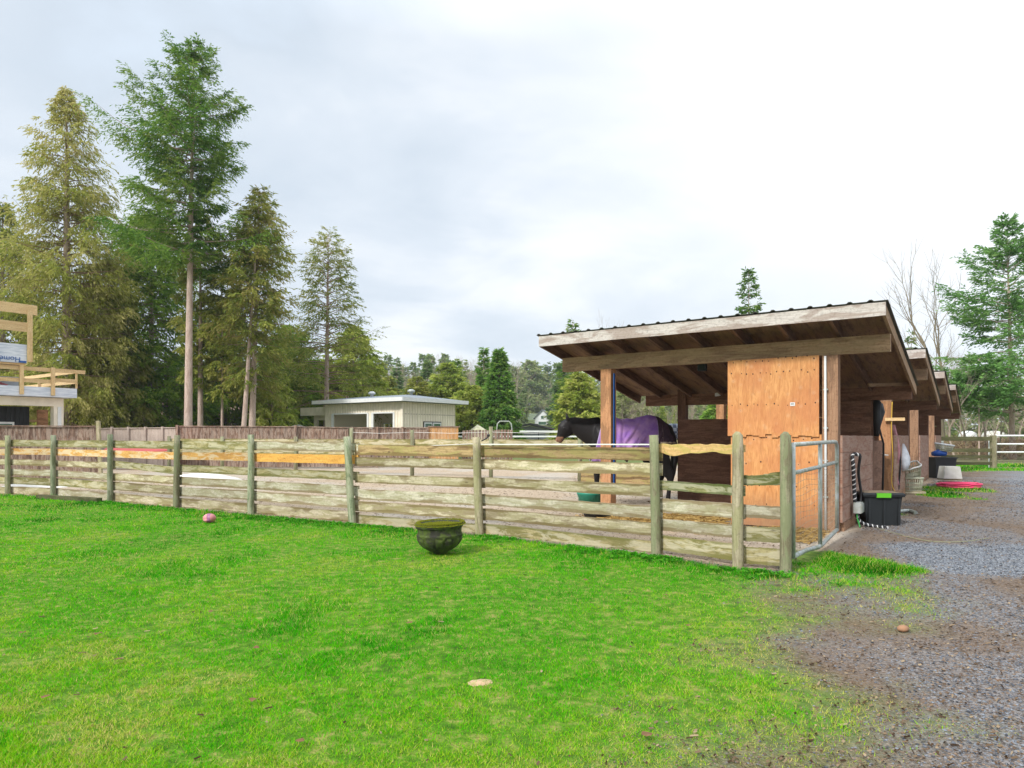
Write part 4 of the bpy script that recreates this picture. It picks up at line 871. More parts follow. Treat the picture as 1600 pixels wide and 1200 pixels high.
tag(b.build('electric_tape', M['rope'], None, CF[3]), 'thin white tape strung between the tall posts of the cross fence', 'tape')
lo_ = thing('plank_screen', 'low board screen behind the teal bucket', 'screen', gpx(910, 18.9))
for z, mk in ((.20, 'rail_brown'), (.42, 'rail_new'), (.02, 'rail_brown')):
    b = MB(); b.beam(gpx(908, 18.8)+Z*(z+.1), gpx(1018, 17.8)+Z*(z+.1), .03, .18, 3, .004); b.build('board', M[mk], lo_)
# ------------------------------------------------------------------ plank privacy fences
def plank_fence(label, a, b_, h0, h1, mat, cap=True, wdt=.14, group=None, posts=0, gap=.006, lift=.03, strip=1):
    t = thing('plank_fence', label, 'fence', a, group); d = b_-a; Ln = d.length; dn = d.normalized(); nn = Vector((-dn.y, dn.x, 0))
    n = int(Ln/wdt); q = max(1, n//60+1) if strip else 1
    i = 0
    while i < n:
        b = MB(); j = min(n, i+q)
        for k in range(i, j):
            c = a+dn*(wdt*(k+.5)); hh = h0+(h1-h0)*k/n+rng.uniform(-.012, .012)
            b.beam(c+Z*(lift+rng.uniform(0, .02)), c+Z*hh, .018, wdt-gap, 1, 0, up=dn)
        b.build('plank', M[mat], t); i = j
    if cap:
        b = MB(); b.beam(a+Z*(h0+.02)-nn*.01, b_+Z*(h1+.02)-nn*.01, .09, .035, 12, .004); b.build('cap_rail', M['fence_dark' if mat != 'fence_pale' else 'fence_pale'], t)
    for k in range(posts):
        c = a+d*(k/(posts-1)); b = MB(); b.beam(c-nn*.04, c-nn*.04+Z*(max(h0, h1)+.06), .09, .09, 1, 0, up=dn); b.build('post', M['fence_dark' if mat != 'fence_pale' else 'fence_pale'], t)
    return t
plank_fence('weathered brown plank fence at the left edge in front of the unfinished house', gpx(-60, 19.6), gpx(156, 20.6), 1.60, 1.60, 'fence_dark')
b = MB(); b.beam(gpx(158, 20.4)-Z*.1, gpx(153, 20.4)+Z*1.78, .09, .09, 2, .003); tag(b.build('fence_post', M['post_grey'], None, gpx(157, 20.4)), 'leaning grey post at the end of the left plank fence', 'post')
plank_fence('pale pinkish plank fence under the dark green trees', gpx(150, 30.5), gpx(282, 29.5), 1.63, 1.66, 'fence_pale', True, posts=6)
plank_fence('long dark brown plank fence below the tall bare trunks', gpx(277, 27.6), gpx(462, 28.0), 1.70, 1.68, 'fence_dark', posts=2)
plank_fence('brown plank fence section below the left wing of the cream garage', gpx(464, 28.1), gpx(549, 28.2), 1.68, 1.64, 'fence_dark')
plank_fence('brown plank fence section in front of the garage openings', gpx(550, 28.4), gpx(668, 28.6), 1.64, 1.64, 'fence_dark', posts=4)
plank_fence('fresh orange plank fence panel below the garage window', gpx(669, 28.6), gpx(719, 28.7), 1.70, 1.68, 'fence_orange')
plank_fence('brown picket fence right of the orange panel below the big spruce', gpx(722, 29.5), gpx(806, 30), 1.56, 1.60, 'fence_dark', posts=0, gap=.03, cap=False)
# red sheet, gravel heaps
b = MB(); b.beam(GP(168, 732, 0)+Z*.0, GP(270, 733, 0)+Z*0, 1, .04)
b = MB(); c = gpx(232, 27); b.add([(c.x-1.7, 26.2, .5), (c.x+1.5, 26.4, .82), (c.x+1.5, 27.6, 1.02), (c.x-1.6, 27.2, .98), (c.x-1.7, 26.2, .46), (c.x+1.5, 26.4, .78), (c.x+1.5, 27.6, .98), (c.x-1.6, 27.2, .94)], [[0, 1, 2, 3], [7, 6, 5, 4], [0, 4, 5, 1], [1, 5, 6, 2], [2, 6, 7, 3], [3, 7, 4, 0]])
tag(b.build('tarp', plain('red_tarp', (.45, .09, .09), .5), None, c), 'faded red tarp seen between the boards of the left fence', 'tarp')
def heap(px, py, w, h_, label, mat, name='heap', cat='heap'):
    p = GP(px, py); b = MB(); b.lathe(p, [(w/2, -.02), (w*.42, h_*.35), (w*.25, h_*.8), (w*.1, h_*.97), (.001, h_)], 22, fn=lambda th, i, r, z: r*(1+.16*math.sin(2*th+1)+.1*math.sin(5*th+z*9)+.05*math.sin(11*th)))
    return tag(b.build(name, mat, None, p), label, cat)
wsand = plain('white_sand', (.68, .65, .60), .95, 0, (.5, .47, .42), 12, .5, .4)
heap(48, 762, 1.4, .13, 'low white sand heap behind the second bay of the left fence', wsand)
heap(312, 752, 2.0, .24, 'white sand heap behind the green posts in the paddock', wsand)
# ------------------------------------------------------------------ cream garage
gC = Vector(((628-800)/F*34, 34, 0)); GV = lambda s, m, z=0: gC-V*s+U*m+Z*z    # s to the left along the front, m back
gar = thing('garage', 'cream board-and-batten garage with two openings and a low grey roof', 'garage', gC)
b = MB()
def wall_rect(b, a, c, z0, z1, th=.12): b.beam(a+Z*((z0+z1)/2), c+Z*((z0+z1)/2), th, z1-z0, 1, 0)
WZ = 3.02
wall_rect(b, GV(-.06, 0), GV(.48, 0), 0, WZ); wall_rect(b, GV(2.02, 0), GV(2.36, 0), 0, 2.48); wall_rect(b, GV(5.12, 0), GV(5.78, 0), 0, WZ); wall_rect(b, GV(.48, 0), GV(5.12, 0), 2.48, WZ)
b.build('front_wall', M['cream'], gar)
b = MB(); wall_rect(b, GV(0, .06), GV(0, 4.02), 0, WZ); b.build('side_wall', M['cream'], gar)
b = MB(); wall_rect(b, GV(0.06, 4.0), GV(5.78, 4.0), 0, 1.15); wall_rect(b, GV(0.06, 4.0), GV(5.78, 4.0), 2.05, WZ)
for s0, s1 in ((.06, .35), (1.35, 2.5), (3.5, 4.4), (5.4, 5.78)): wall_rect(b, GV(s0, 4.0), GV(s1, 4.0), 1.15, 2.05)
b.build('back_wall', M['cream_dark'], gar)
b = MB(); b.beam(GV(2.9, .1, .02), GV(2.9, 3.9, .02), 5.6, .03); b.build('floor_slab', plain('slab', (.6, .58, .54), .8), gar)
b = MB(); wall_rect(b, GV(5.72, .06), GV(5.72, 3.94), 0, WZ); b.build('side_wall', M['cream_dark'], gar)
b = MB()
for k in range(30):
    s = .03+k*.195
    zz0 = 2.52 if (.5 < s < 5.1) else .05
    b.beam(GV(s, -.075, zz0), GV(s, -.075, WZ-.01), .02, .03, up=V)
for k in range(21):
    b.beam(GV(-.075, .1+k*.193, .05), GV(-.075, .1+k*.193, WZ-.01), .03, .02, up=V)
b.build('battens', plain('cream_batten', (.70, .64, .50), .7), gar)['kind'] = 'stuff'
b = MB()
for k in range(40): b.beam(GV(-.07, .07+k*.098, 2.42), GV(-.07, .12+k*.098, 2.42), .012, .03)
b.build('vent_strip', plain('vent', (.16, .13, .1), .8), gar)
for s0, s1, name in ((.48, 2.02, 'door_frame'), (2.36, 5.12, 'door_frame')):
    b = MB(); b.beam(GV(s0-.0, -.08, 0), GV(s0, -.08, 2.5), .05, .12, up=V); b.beam(GV(s1, -.08, 0), GV(s1, -.08, 2.5), .05, .16, up=V); b.beam(GV(s0, -.085, 2.49), GV(s1, -.085, 2.49), .05, .07); b.build(name, M['white'], gar)
b = MB(); b.beam(GV(-.08, -.08, 0), GV(-.08, -.08, WZ), .06, .14, up=V); b.build('corner_trim', M['cream'], gar)
# roof: low hipped
b = MB(); ov = .55; z0 = WZ+.02; e = [GV(-ov, -ov, z0), GV(6.25, -ov, z0), GV(6.25, 4.0+ov, z0), GV(-ov, 4+ov, z0)]; tp = [p+Z*.17 for p in e]
rdg = [GV(1.4, 2.0, z0+.48), GV(4.6, 2.0, z0+.48)]
b.add(e+tp+rdg, [[3, 2, 1, 0], [4, 5, 9, 8], [5, 6, 9], [6, 7, 8, 9], [7, 4, 8]]); b.build('roof', M['shingle'], gar)
b = MB(); 
for i in range(4): b.beam(e[i]+Z*.085, e[(i+1) % 4]+Z*.085, .05, .19)
b.build('gutter', M['white'], gar)
for s, m in ((1.1, 1.8), (4.2, 1.9)):
    p = GV(s, m, z0+.45); b = MB(); b.lathe(p, [(.09, -.2), (.09, .12), (.2, .14), (.2, .22), (.1, .29), (.001, .3)], 14); b.build('roof_vent', M['white'] if s > 2 else M['metal'], gar)
b = MB(); b.beam(GV(-.09, 1.45, 1.78), GV(-.09, 2.82, 1.78), .05, .56); wn = b.build('window', M['charcoal'], gar)
for m0, m1 in ((1.5, 2.1), (2.17, 2.77)):
    b = MB(); b.beam(GV(-.11, m0, 1.78), GV(-.11, m1, 1.78), .04, .46); b.build('frame', M['white'], wn); b = MB(); b.beam(GV(-.125, m0+.06, 1.78), GV(-.125, m1-.06, 1.78), .03, .34); b.build('pane', M['glass'], wn)
glm = plain('garden_glass', (.25, .33, .18), .3, 0, (.45, .5, .45), 5, .7)
for s0 in (.35, 2.5, 4.4):
    b = MB(); b.beam(GV(s0, 3.9, 2.03), GV(s0+1, 3.9, 2.03), .04, .05); b.beam(GV(s0, 3.9, 1.17), GV(s0+1, 3.9, 1.17), .04, .05); b.beam(GV(s0+.5, 3.9, 1.2), GV(s0+.5, 3.9, 2.0), .04, .05, up=V); b.build('rear_window', M['white'], gar)
# left wing
wg = Vector(gC)-V*5.8+U*.6
b = MB(); wall_rect(b, GV(5.85, .9), GV(6.1, .9), 0, 2.5); wall_rect(b, GV(7.55, .9), GV(7.85, .9), 0, 2.5); wall_rect(b, GV(6.1, .9), GV(7.55, .9), 2.2, 2.55); wall_rect(b, GV(5.8, 3.4), GV(7.85, 3.4), 0, 2.5); b.build('wing_wall', M['cream'], gar)
b = MB(); wall_rect(b, GV(5.6, .45), GV(8.5, .45), 2.46, 2.92, .1); b.beam(GV(7.1, .5, 2.9), GV(7.1, 3.5, 2.9), 2.7, .05); b.build('wing_canopy', M['cream'], gar)
# rustic shed, far houses
def gable_house(label, c, w, d, hw, hr, wall, roof, rz=0, name='house', wins=(), cat='house', group=None):
    t = thing(name, label, cat, c, group); e1 = Vector((math.cos(rz), math.sin(rz), 0)); e2 = Vector((-e1.y, e1.x, 0)); P = lambda a, b_, z: c+e1*a+e2*b_+Z*z
    b = MB(); vs = [P(-w/2, -d/2, -.5), P(w/2, -d/2, -.5), P(w/2, d/2, -.5), P(-w/2, d/2, -.5), P(-w/2, -d/2, hw), P(w/2, -d/2, hw), P(w/2, d/2, hw), P(-w/2, d/2, hw), P(0, -d/2, hr), P(0, d/2, hr)]
    b.add(vs, [[0, 1, 5, 8, 4], [2, 3, 7, 9, 6], [1, 2, 6, 5], [3, 0, 4, 7]]); b.build('wall', wall, t)
    b = MB(); o = .35; sl_ = (hr-hw)/(w/2)
    for s in (-1, 1):
        b.add([P(0, -d/2-o, hr+.06), P(0, d/2+o, hr+.06), P(s*(w/2+o), d/2+o, hw-o*sl_+.06), P(s*(w/2+o), -d/2-o, hw-o*sl_+.06), P(0, -d/2-o, hr+.2), P(0, d/2+o, hr+.2), P(s*(w/2+o), d/2+o, hw-o*sl_+.2), P(s*(w/2+o), -d/2-o, hw-o*sl_+.2)],
              [[0, 1, 2, 3], [7, 6, 5, 4], [0, 3, 7, 4], [1, 5, 6, 2], [3, 2, 6, 7]])
    b.build('roof', roof, t)
    for a, z, ww, hh in wins:
        b = MB(); b.beam(P(a-ww/2, -d/2-.05, z), P(a+ww/2, -d/2-.05, z), .08, hh); w_ = b.build('window', M['white'], t); b = MB(); b.beam(P(a-ww/2+.1, -d/2-.08, z), P(a+ww/2-.1, -d/2-.08, z), .06, hh-.2); b.build('pane', M['glass'], w_)
    return t, P
hz0 = gh(7.9, 170)-.1
gable_house('white gabled house far off above the paddock, left of the horse head', Vector((7.8, 166, hz0)), 3.6, 8, 7.2-hz0-1.7, 7.3-hz0, plain('house_white', (.75, .76, .78), .7), M['shingle'], -.15, wins=[(0, 5.6-hz0, .8, .9), (0, 4.2-hz0, 2.0, .9)])
gable_house('low grey-roofed house behind the tree left of the white gabled house', Vector((3.6, 178, 3.4)), 5, 5, 1.9, 3.4, plain('house_tan', (.35, .28, .22), .8, 0, (.2, .16, .12), 1, .5), plain('moss_roof', (.12, .15, .09), .9), 1.45, wins=[(-1.5, 1.2, 1, .8)])
t, P = gable_house('small grey shed with a black door opening beyond the picket fence', Vector((1.35, 52, 0)), 2.9, 2, 1.75, 2.05, plain('shed_grey', (.32, .34, .36), .7), plain('shed_roof', (.06, .06, .06), .8), 0, 'shed', cat='shed')
b = MB(); b.beam(P(-1.35, -1.04, .85), P(-.5, -1.04, .85), .04, 1.7); b.build('doorway', M['charcoal'], t)
b = MB(); b.beam(P(.6, -1.04, .85), P(.66, -1.04, .85), .03, 1.5); b.build('door_seam', M['charcoal'], t)
t, P = gable_house('house with a pinkish shingle roof half hidden by trunks behind the dark fence', Vector((-18.5, 52, 0)), 9, 13, 1.9, 4.3, plain('wall_mauve', (.30, .22, .20), .8), M['shingle_pink'], 1.48)
b = MB(); b.add([PX(404, 652, 47.5), PX(426, 665, 46.8), PX(438, 664, 46.8), PX(420, 650.5, 47.5)]+[p_-Z*.1 for p_ in (PX(404, 652, 47.5), PX(426, 665, 46.8), PX(438, 664, 46.8), PX(420, 650.5, 47.5))], [[0, 1, 2, 3], [7, 6, 5, 4], [0, 4, 5, 1], [1, 5, 6, 2], [2, 6, 7, 3], [3, 7, 4, 0]]); b.build('skylight', plain('skylight', (.5, .58, .6), .1), t)
gable_house('second pinkish-roofed house seen between the trunks, farther left', Vector((-25.5, 56, 0)), 8, 9, 1.6, 3.9, plain('wall_mauve2', (.26, .19, .18), .8), M['shingle_pink'], 1.6)
p = gpx(464, 40); b = MB(); b.lathe(p, [(1.1, 0), (1.0, .9), (.8, 1.5), (.45, 1.85), (.001, 2.0)], 18, fn=lambda th, i, r, z: r*(1+.1*math.sin(3*th)+.08*math.sin(7*th+z*3))); tag(b.build('wrapped_pile', plain('white_wrap', (.62, .63, .60), .6, 0, (.25, .25, .22), 2.5, .7), None, p), 'tall heap under patchy white sheeting left of the cream garage', 'heap')
p = gpx(746, 38); b = MB(); b.lathe(p, [(.9, 0), (.8, 1.0), (.5, 1.6), (.001, 1.95)], 14, fn=lambda th, i, r, z: r*(1+.15*math.sin(3*th+z))); tag(b.build('brush_pile', plain('brush_pale', (.55, .52, .36), .9, 0, (.3, .3, .15), 4, .7), None, p), 'pale brush heap between the garage and the big spruce', 'heap')
# white rails beyond
t = thing('white_rail_fence', 'white board fence beyond the cross fence near the small shed', 'fence', gpx(720, 44))
for px in (812, 826, 842, 930, 1000): b = MB(); b.beam(gpx(px, 44), gpx(px, 44)+Z*1.75, .1, .1); b.build('post', M['white'], t)
for z in (1.27, 1.6): b = MB(); b.beam(gpx(700 if z < 1.5 else 812, 44.1)+Z*z, gpx(1080, 44.1)+Z*z, .04, .10); b.build('rail', M['white'], t)
t = thing('hoop_gate', 'grey tube arch standing behind the picket fence below the spruce', 'arch', gpx(788, 33))
b = MB(); c = gpx(788, 33); b.tube([c+Vector((.37*k_[0], 0, k_[1])) for k_ in ((-1, 0), (-1, 1.6), (-.9, 1.9), (-.6, 2.02), (.6, 2.02), (.9, 1.9), (1, 1.6), (1, 0))], .03, 8); b.build('arch_tube', M['metal'], t)
for px in (751, 819):
    b = MB(); b.beam(gpx(px, 31), gpx(px, 31)+Z*1.55, .14, .12); tag(b.build('marker_post', M['rail_orange'], None, gpx(px, 31)), 'short orange wooden post %s' % ('left of the tall cross-fence post' if px < 780 else 'in front of the small grey shed'), 'post')
# ------------------------------------------------------------------ unfinished house at the left
hC = Vector((-16.95, 26.6, 0)); HP = lambda a, bk, z: hC-U*a-V*bk+Z*z          # a runs left along the front, bk goes back
ho = thing('unfinished_house', 'unfinished flat-roofed house with lumber guard rails and wrapped slab edges at the far left', 'house', hC)
wrap, nt, bs = newmat('house_wrap'); uv = N(nt, 'ShaderNodeUVMap'); mp = N(nt, 'ShaderNodeMapping'); mp.inputs['Scale'].default_value = (.8, 12, 1); nt.links.new(uv.outputs[0], mp.inputs[0]); q = noise(nt, mp.outputs[0], 2, 4, .6, .5)
nt.links.new(ramp(nt, q, [(.35, (.42, .47, .56)), (.6, (.72, .75, .80))]), bs.inputs['Base Color']); bs.inputs['Roughness'].default_value = .5
b = MB(); b.beam(HP(0, 2.5, 2.98), HP(9, 2.5, 2.98), 5, .36); b.build('roof_slab', wrap, ho)
b = MB(); b.beam(HP(.35, .45, 2.62), HP(9, .45, 2.62), .3, .32); b.build('fascia_beam', M['cream'], ho)
b = MB(); b.beam(HP(.52, .45, 0), HP(.52, .45, 2.46), .3, .34, up=U); o = b.build('column', M['cream'], ho); b = MB(); b.beam(HP(.50, .28, 0), HP(.50, .28, 2.44), .03, .12, up=U); b.build('column_panel', M['white'], o)
b = MB(); b.beam(HP(1.2, 1.3, 1.2), HP(9, 1.3, 1.2), .2, 2.5); wl = b.build('wall', M['charcoal'], ho)
b = MB()
for k in range(24): b.beam(HP(1.22+.14*k, 1.18, .1), HP(1.22+.14*k, 1.18, 2.4), .03, .04, up=U)
b.build('wall_ribs', M['charcoal'], ho)
b = MB(); b.beam(HP(1.72, 1.12, 1.35), HP(3.6, 1.12, 1.35), .08, 1.0); wn = b.build('window', M['white'], ho); b = MB(); b.beam(HP(1.80, 1.07, 1.35), HP(3.5, 1.07, 1.35), .06, .84); b.build('pane', M['glass'], wn)
b = MB(); b.beam(HP(-.1, 3.0, 1.2), HP(.28, 3.0, 1.2), .1, 2.4); b.build('inner_wall', M['brown_lit'], ho)
for z in (1.35, 1.95): b = MB(); b.beam(HP(-.2, 3.6, z), HP(2.2, 3.6, z), .05, .1); b.build('guard_rail', M['lumber'], ho)
b = MB(); b.beam(HP(.55, 3.55, 0), HP(.55, 3.55, 2.3), .08, .11, up=U); b.build('guard_post', M['lumber'], ho)
for a, bk, zt, w in ((0.84, -.03, 3.92, .13), (1.86, -.03, 3.94, .13), (0.0, .05, 3.80, .07), (.1, 3.3, 3.7, .09), (4.2, -.03, 3.92, .12)):
    b = MB(); b.beam(HP(a, bk, 2.86 if bk < 0 else 3.16), HP(a, bk, zt), w*.4, w, up=U); b.build('guard_post', M['lumber'], ho)
for z, a0, a1 in ((3.82, -.3, 7), (3.38, .9, 7), (3.45, 0, .9)):
    b = MB(); b.beam(HP(a0, .03, z), HP(a1, .03, z), .04, .14, 3, .003); b.build('guard_rail', M['lumber'], ho)
for z in (3.82, 3.42): b = MB(); b.beam(HP(.02, 0, z), HP(.02, 5, z-.0), .04, .13, 3, .003); b.build('guard_rail', M['lumber'], ho)
b = MB(); b.beam(HP(1.35, 1.8, 3.38), HP(7, 1.8, 3.38), .1, .45); b.build('parapet', plain('parapet', (.36, .37, .38), .8, 0, (.28, .28, .28), 2, .5), ho)
b = MB(); b.tube([HP(2.0, .9, 3.2), HP(2.3, .9, 3.30), HP(2.8, .9, 3.24), HP(3.6, .9, 3.22), HP(5, .9, 3.2)], .05, 6); b.build('hose_line', plain('red_line', (.5, .12, .14), .6), ho)
# upper deck
b = MB(); b.beam(HP(1.72, 1.6, 4.34), HP(9, 1.6, 4.34), 3.4, .68); us = b.build('upper_slab', wrap, ho)
b = MB(); b.beam(HP(1.74, 1.6, 3.96), HP(9, 1.6, 3.96), 3.3, .06); b.build('upper_soffit', M['lumber'], ho)
b = MB(); b.beam(HP(1.64, -.15, 4.05), HP(1.64, -.15, 5.96), .05, .16, up=U); b.build('guard_post', M['lumber'], ho)
for z in (5.98, 5.32): b = MB(); b.beam(HP(1.4 if z > 5.5 else 1.6, -.12, z), HP(8, -.12, z), .05, .36 if z > 5.5 else .34, 4, .003); b.build('guard_rail', M['lumber'], ho)
b = MB(); b.beam(HP(2.8, -.08, 5.8), HP(5.5, 1.2, 5.55), .05, .12); b.build('brace', M['lumber'], ho)
b = MB(); b.beam(HP(1.74, -.115, 4.04), HP(1.98, -.115, 4.04), .01, .07); b.beam(HP(2.55, -.115, 4.05), HP(5, -.115, 4.05), .01, .09); b.build('blue_band', M['blue'], us)
tx = bpy.data.curves.new('wrap_text', 'FONT'); tx.body = 'Home'; tx.size = .26; tx.extrude = .003; tx.align_x = 'CENTER'
to = bpy.data.objects.new('wrap_lettering', tx); COL.objects.link(to); tx.materials.append(M['blue'])
ex = V.copy(); xdir = U; ydir = -Z; zdir = xdir.cross(ydir)       # the wrap hangs upside down, so do its letters
Mx = Matrix((( -U.x, 0, V.x), (-U.y, 0, V.y), (0, -1, 0)))
bpy.context.view_layer.update(); tme = bpy.data.meshes.new_from_object(to); bpy.data.objects.remove(to)
to = bpy.data.objects.new('wrap_lettering', tme); COL.objects.link(to)
to.rotation_euler = Mx.to_euler(); to.location = HP(2.25, -.125, 4.20)-hC; to.parent = ho
# ------------------------------------------------------------------ right: field fence and gate
rf = [gpx(1466, 28), gpx(1474, 28), gpx(1552, 27.7)]
t = thing('field_fence', 'dark four-board fence at the far end of the gravel drive', 'fence', rf[0])
for p, m_, w in ((rf[1]+Vector((0, .1, 0)), 'white', .1), (gpx(1547, 27.9), 'white', .08), (rf[2], 'post_grey', .17)):
    b = MB(); b.beam(p-Z*.1, p+Z*(1.34 if w > .15 else 1.24), w, w, 1, 0, up=Vector((1, 0, 0))); b.build('post', M[m_], t)
for hi, lo in ((1.29, 1.12), (.81, .66), (.54, .41), (.27, .14)):
    b = MB(); b.beam(rf[0]+Z*((hi+lo)/2)-Vector((.9, .05, 0)), rf[2]+Z*((hi+lo)/2)-Vector((0, .05, 0)), .03, hi-lo, 4, .003); b.build('board', M['dark_rail'], t)
t = thing('farm_gate', 'long galvanised pipe gate right of the grey post', 'gate', rf[2])
for z, m_ in ((1.33, 'white'), (.99, 'white'), (.66, 'white'), (.32, 'post'), (.03, 'post')):
    b = MB(); b.tube([rf[2]+Vector((.12, 0, z)), rf[2]+Vector((4.5, -.1, z))], .035 if m_ == 'white' else .02, 8); b.build('gate_pipe', M[m_], t)
b = MB(); b.tube([rf[2]+Vector((.12, 0, 0.03)), rf[2]+Vector((.12, 0, 1.33))], .03, 8); b.build('gate_upright', M['metal'], t)
for px, w, lbl in ((1512, 1.15, 'smooth white sheeted mound beyond the dark field fence'), (1552, 1.5, 'striped white sheeted mound beyond the grey gate post')):
    p = gpx(px, 95); b = MB(); b.beam(p, p, .1, .1) if 0 else None
    prof = [(w*.95, -.3), (w*.95, 1.3), (w*.8, 1.7), (w*.45, 1.92), (.001, 1.97)]
    b.lathe(p, prof, 20, fn=lambda th, i, r, z: r*(1+.04*math.sin(9*th))); tag(b.build('covered_heap', M['white'] if px < 1530 else plain('striped_sheet', (.66, .64, .58), .7, 0, (.3, .3, .2), 3, .6), None, p), lbl, 'heap')
# ------------------------------------------------------------------ trees
def nrm(a): return a/np.maximum(1e-6, np.linalg.norm(a, axis=1, keepdims=True))
def conifer_mesh(seed, h, cb, rad, prof='fir', nb=150, spr=9, k=7, ll=.16, lw=.05, a=.15, bq=-.25, droop=.3, gaps=.25, lean=0, az_bias=None, brown=0, rtint=.5):
    """crown of needle or scale sprays carried on limbs; returns (foliage V,F,tint), (limb V,F)"""
    rs = np.random.RandomState(seed)
    t = np.sort(rs.rand(nb)**.85); z0 = cb+(h-cb)*t*.985
    if prof == 'fir': pr = (1-t)**.75*(.55+.45*np.minimum(1, t*5+.55))
    elif prof == 'cedar': pr = np.interp(t, [0, .2, .45, .69, .82, .91, .96, 1], [.95, 1, .95, .76, .5, .24, .10, .01])
    elif prof == 'cone': pr = (1-t)**1.0*(.9+.2*(t>.3))
    elif prof == 'broad': pr = np.sqrt(np.clip(1-(t*1.02-.0)**2.2, 0, 1))
    else: pr = np.interp(t, prof[0], prof[1])
    lump = .70+.55*vn(t*9, t*0, 1.0, seed, 2)
    Lb = rad*pr*lump*(1-gaps*rs.rand(nb)**1.5*1.2)+.10*rad*(1-t)+.05
    az = np.arange(nb)*2.39996+rs.rand(nb)*.9
    if az_bias is not None: Lb = Lb*(1+az_bias[0]*np.cos(az-az_bias[1]))
    aa = a*(.4+1.2*t)+rs.normal(0, .09, nb)+(.25*t**2); bb = bq*(1-.5*t)+rs.normal(0, .05, nb)
    bt = rs.rand(nb)
    tip = np.array([lean, 0, 0])
    def pt(i, s):
        r = Lb[i]*s; z = z0[i]+Lb[i]*(aa[i]*s+bb[i]*s*s+(.22*s**4 if bq < 0 else 0)); f = z0[i]/h
        return np.stack([np.cos(az[i])*r+lean*f, np.sin(az[i])*r, z], 1)
    ns = np.maximum(2, (spr*Lb/max(.5, rad)*1.6+spr*.35)*(1.1-.55*t)).astype(int); bi = np.repeat(np.arange(nb), ns); n = len(bi)
    s = .12+.88*rs.rand(n)**.75; base = pt(bi, s); tg = nrm(pt(bi, np.minimum(1.02, s+.03))-pt(bi, s-.03))
    side = np.stack([-tg[:, 1], tg[:, 0], np.zeros(n)], 1)*np.where(rs.rand(n) < .5, -1, 1)[:, None]
    sd_ = nrm(tg*(.55+.5*rs.rand(n))[:, None]+side*(.25+.8*rs.rand(n))[:, None]+np.stack([np.zeros(n), np.zeros(n), -droop*(.4+1.2*rs.rand(n))+.12*t[bi]], 1))
    sl_ = (.16+.34*(1-s))*Lb[bi]*(.6+.6*rs.rand(n))+.10+.04*rad
    st = np.repeat(np.arange(n), k); m = n*k; q = (np.tile(np.arange(k), n)+rs.rand(m))/k
    P = base[st]+sd_[st]*(sl_[st]*q)[:, None]+np.stack([rs.normal(0, .03, m), rs.normal(0, .03, m), -droop*.35*sl_[st]*q*q], 1)
    out = np.cross(sd_[st], np.array([0, 0, 1.0])); sg = np.where(rs.rand(m) < .5, -1, 1)[:, None]
    ld = nrm(sd_[st]*(.5+.4*rs.rand(m))[:, None]+out*sg*(.15+.7*rs.rand(m))[:, None]+rs.normal(0, .22, (m, 3))+np.array([0, 0, -droop*.6]))
    wv = nrm(np.cross(ld, rs.normal(0, 1, (m, 3))+np.array([0, 0, 1.2])))
    l_ = ll*(.6+.8*rs.rand(m))[:, None]; w_ = lw*(.6+.8*rs.rand(m))[:, None]
    Vv = np.stack([P-wv*w_*.25, P+ld*l_*.5-wv*w_*.5, P+ld*l_, P+ld*l_*.5+wv*w_*.5], 1).reshape(-1, 3)
    Ff = np.arange(4*m).reshape(-1, 4)
    tint = .45*bt[bi][st]+.25*rs.rand(n)[st]+.3*rs.rand(m)+(rtint-.42)+.18*(q-.5)+brown*np.clip((t[bi][st]-.62)*2.2, 0, 1)
    # limbs
    ss = np.linspace(0, .95, 6); LV = []; LF = []
    bi2 = np.repeat(np.arange(nb), 6); C_ = pt(bi2, np.tile(ss, nb)).reshape(nb, 6, 3); rr = (.012+.012*Lb)[:, None]*(1.05-ss)[None]
    sdv = np.stack([-np.sin(az), np.cos(az), np.zeros(nb)], 1)[:, None]
    tri = np.stack([C_+sdv*rr[..., None], C_-sdv*rr[..., None]*.5+np.array([0, 0, 1])*rr[..., None]*.8, C_-sdv*rr[..., None]*.5-np.array([0, 0, 1])*rr[..., None]*.8], 2)
    LV = tri.reshape(-1, 3); f = []
    for i in range(5):
        for j in range(3): f.append([i*3+j, i*3+(j+1) % 3, (i+1)*3+(j+1) % 3, (i+1)*3+j])
    LF = (np.array(f)[None]+18*np.arange(nb)[:, None, None]).reshape(-1, 4)
    return (Vv, Ff, np.clip(tint, 0, 1)), (LV, LF)
def trunk_mb(h, r, lean=0, crook=.0, seed=1, top=.97):
    b = MB(); rr = random.Random(seed); n = 12; pts = []; rad = []
    for i in range(n+1):
        f = i/n; pts.append(Vector((lean*f*top+crook*math.sin(f*5+seed)*(1-f), crook*math.sin(f*4+seed*2)*(1-f)*.5, h*top*f-(.3 if i == 0 else 0)))); rad.append(max(.012, .68*r*((1-f)**.8*(1+.35*(i == 0)))))
    b.tube(pts, rad, 12); return b
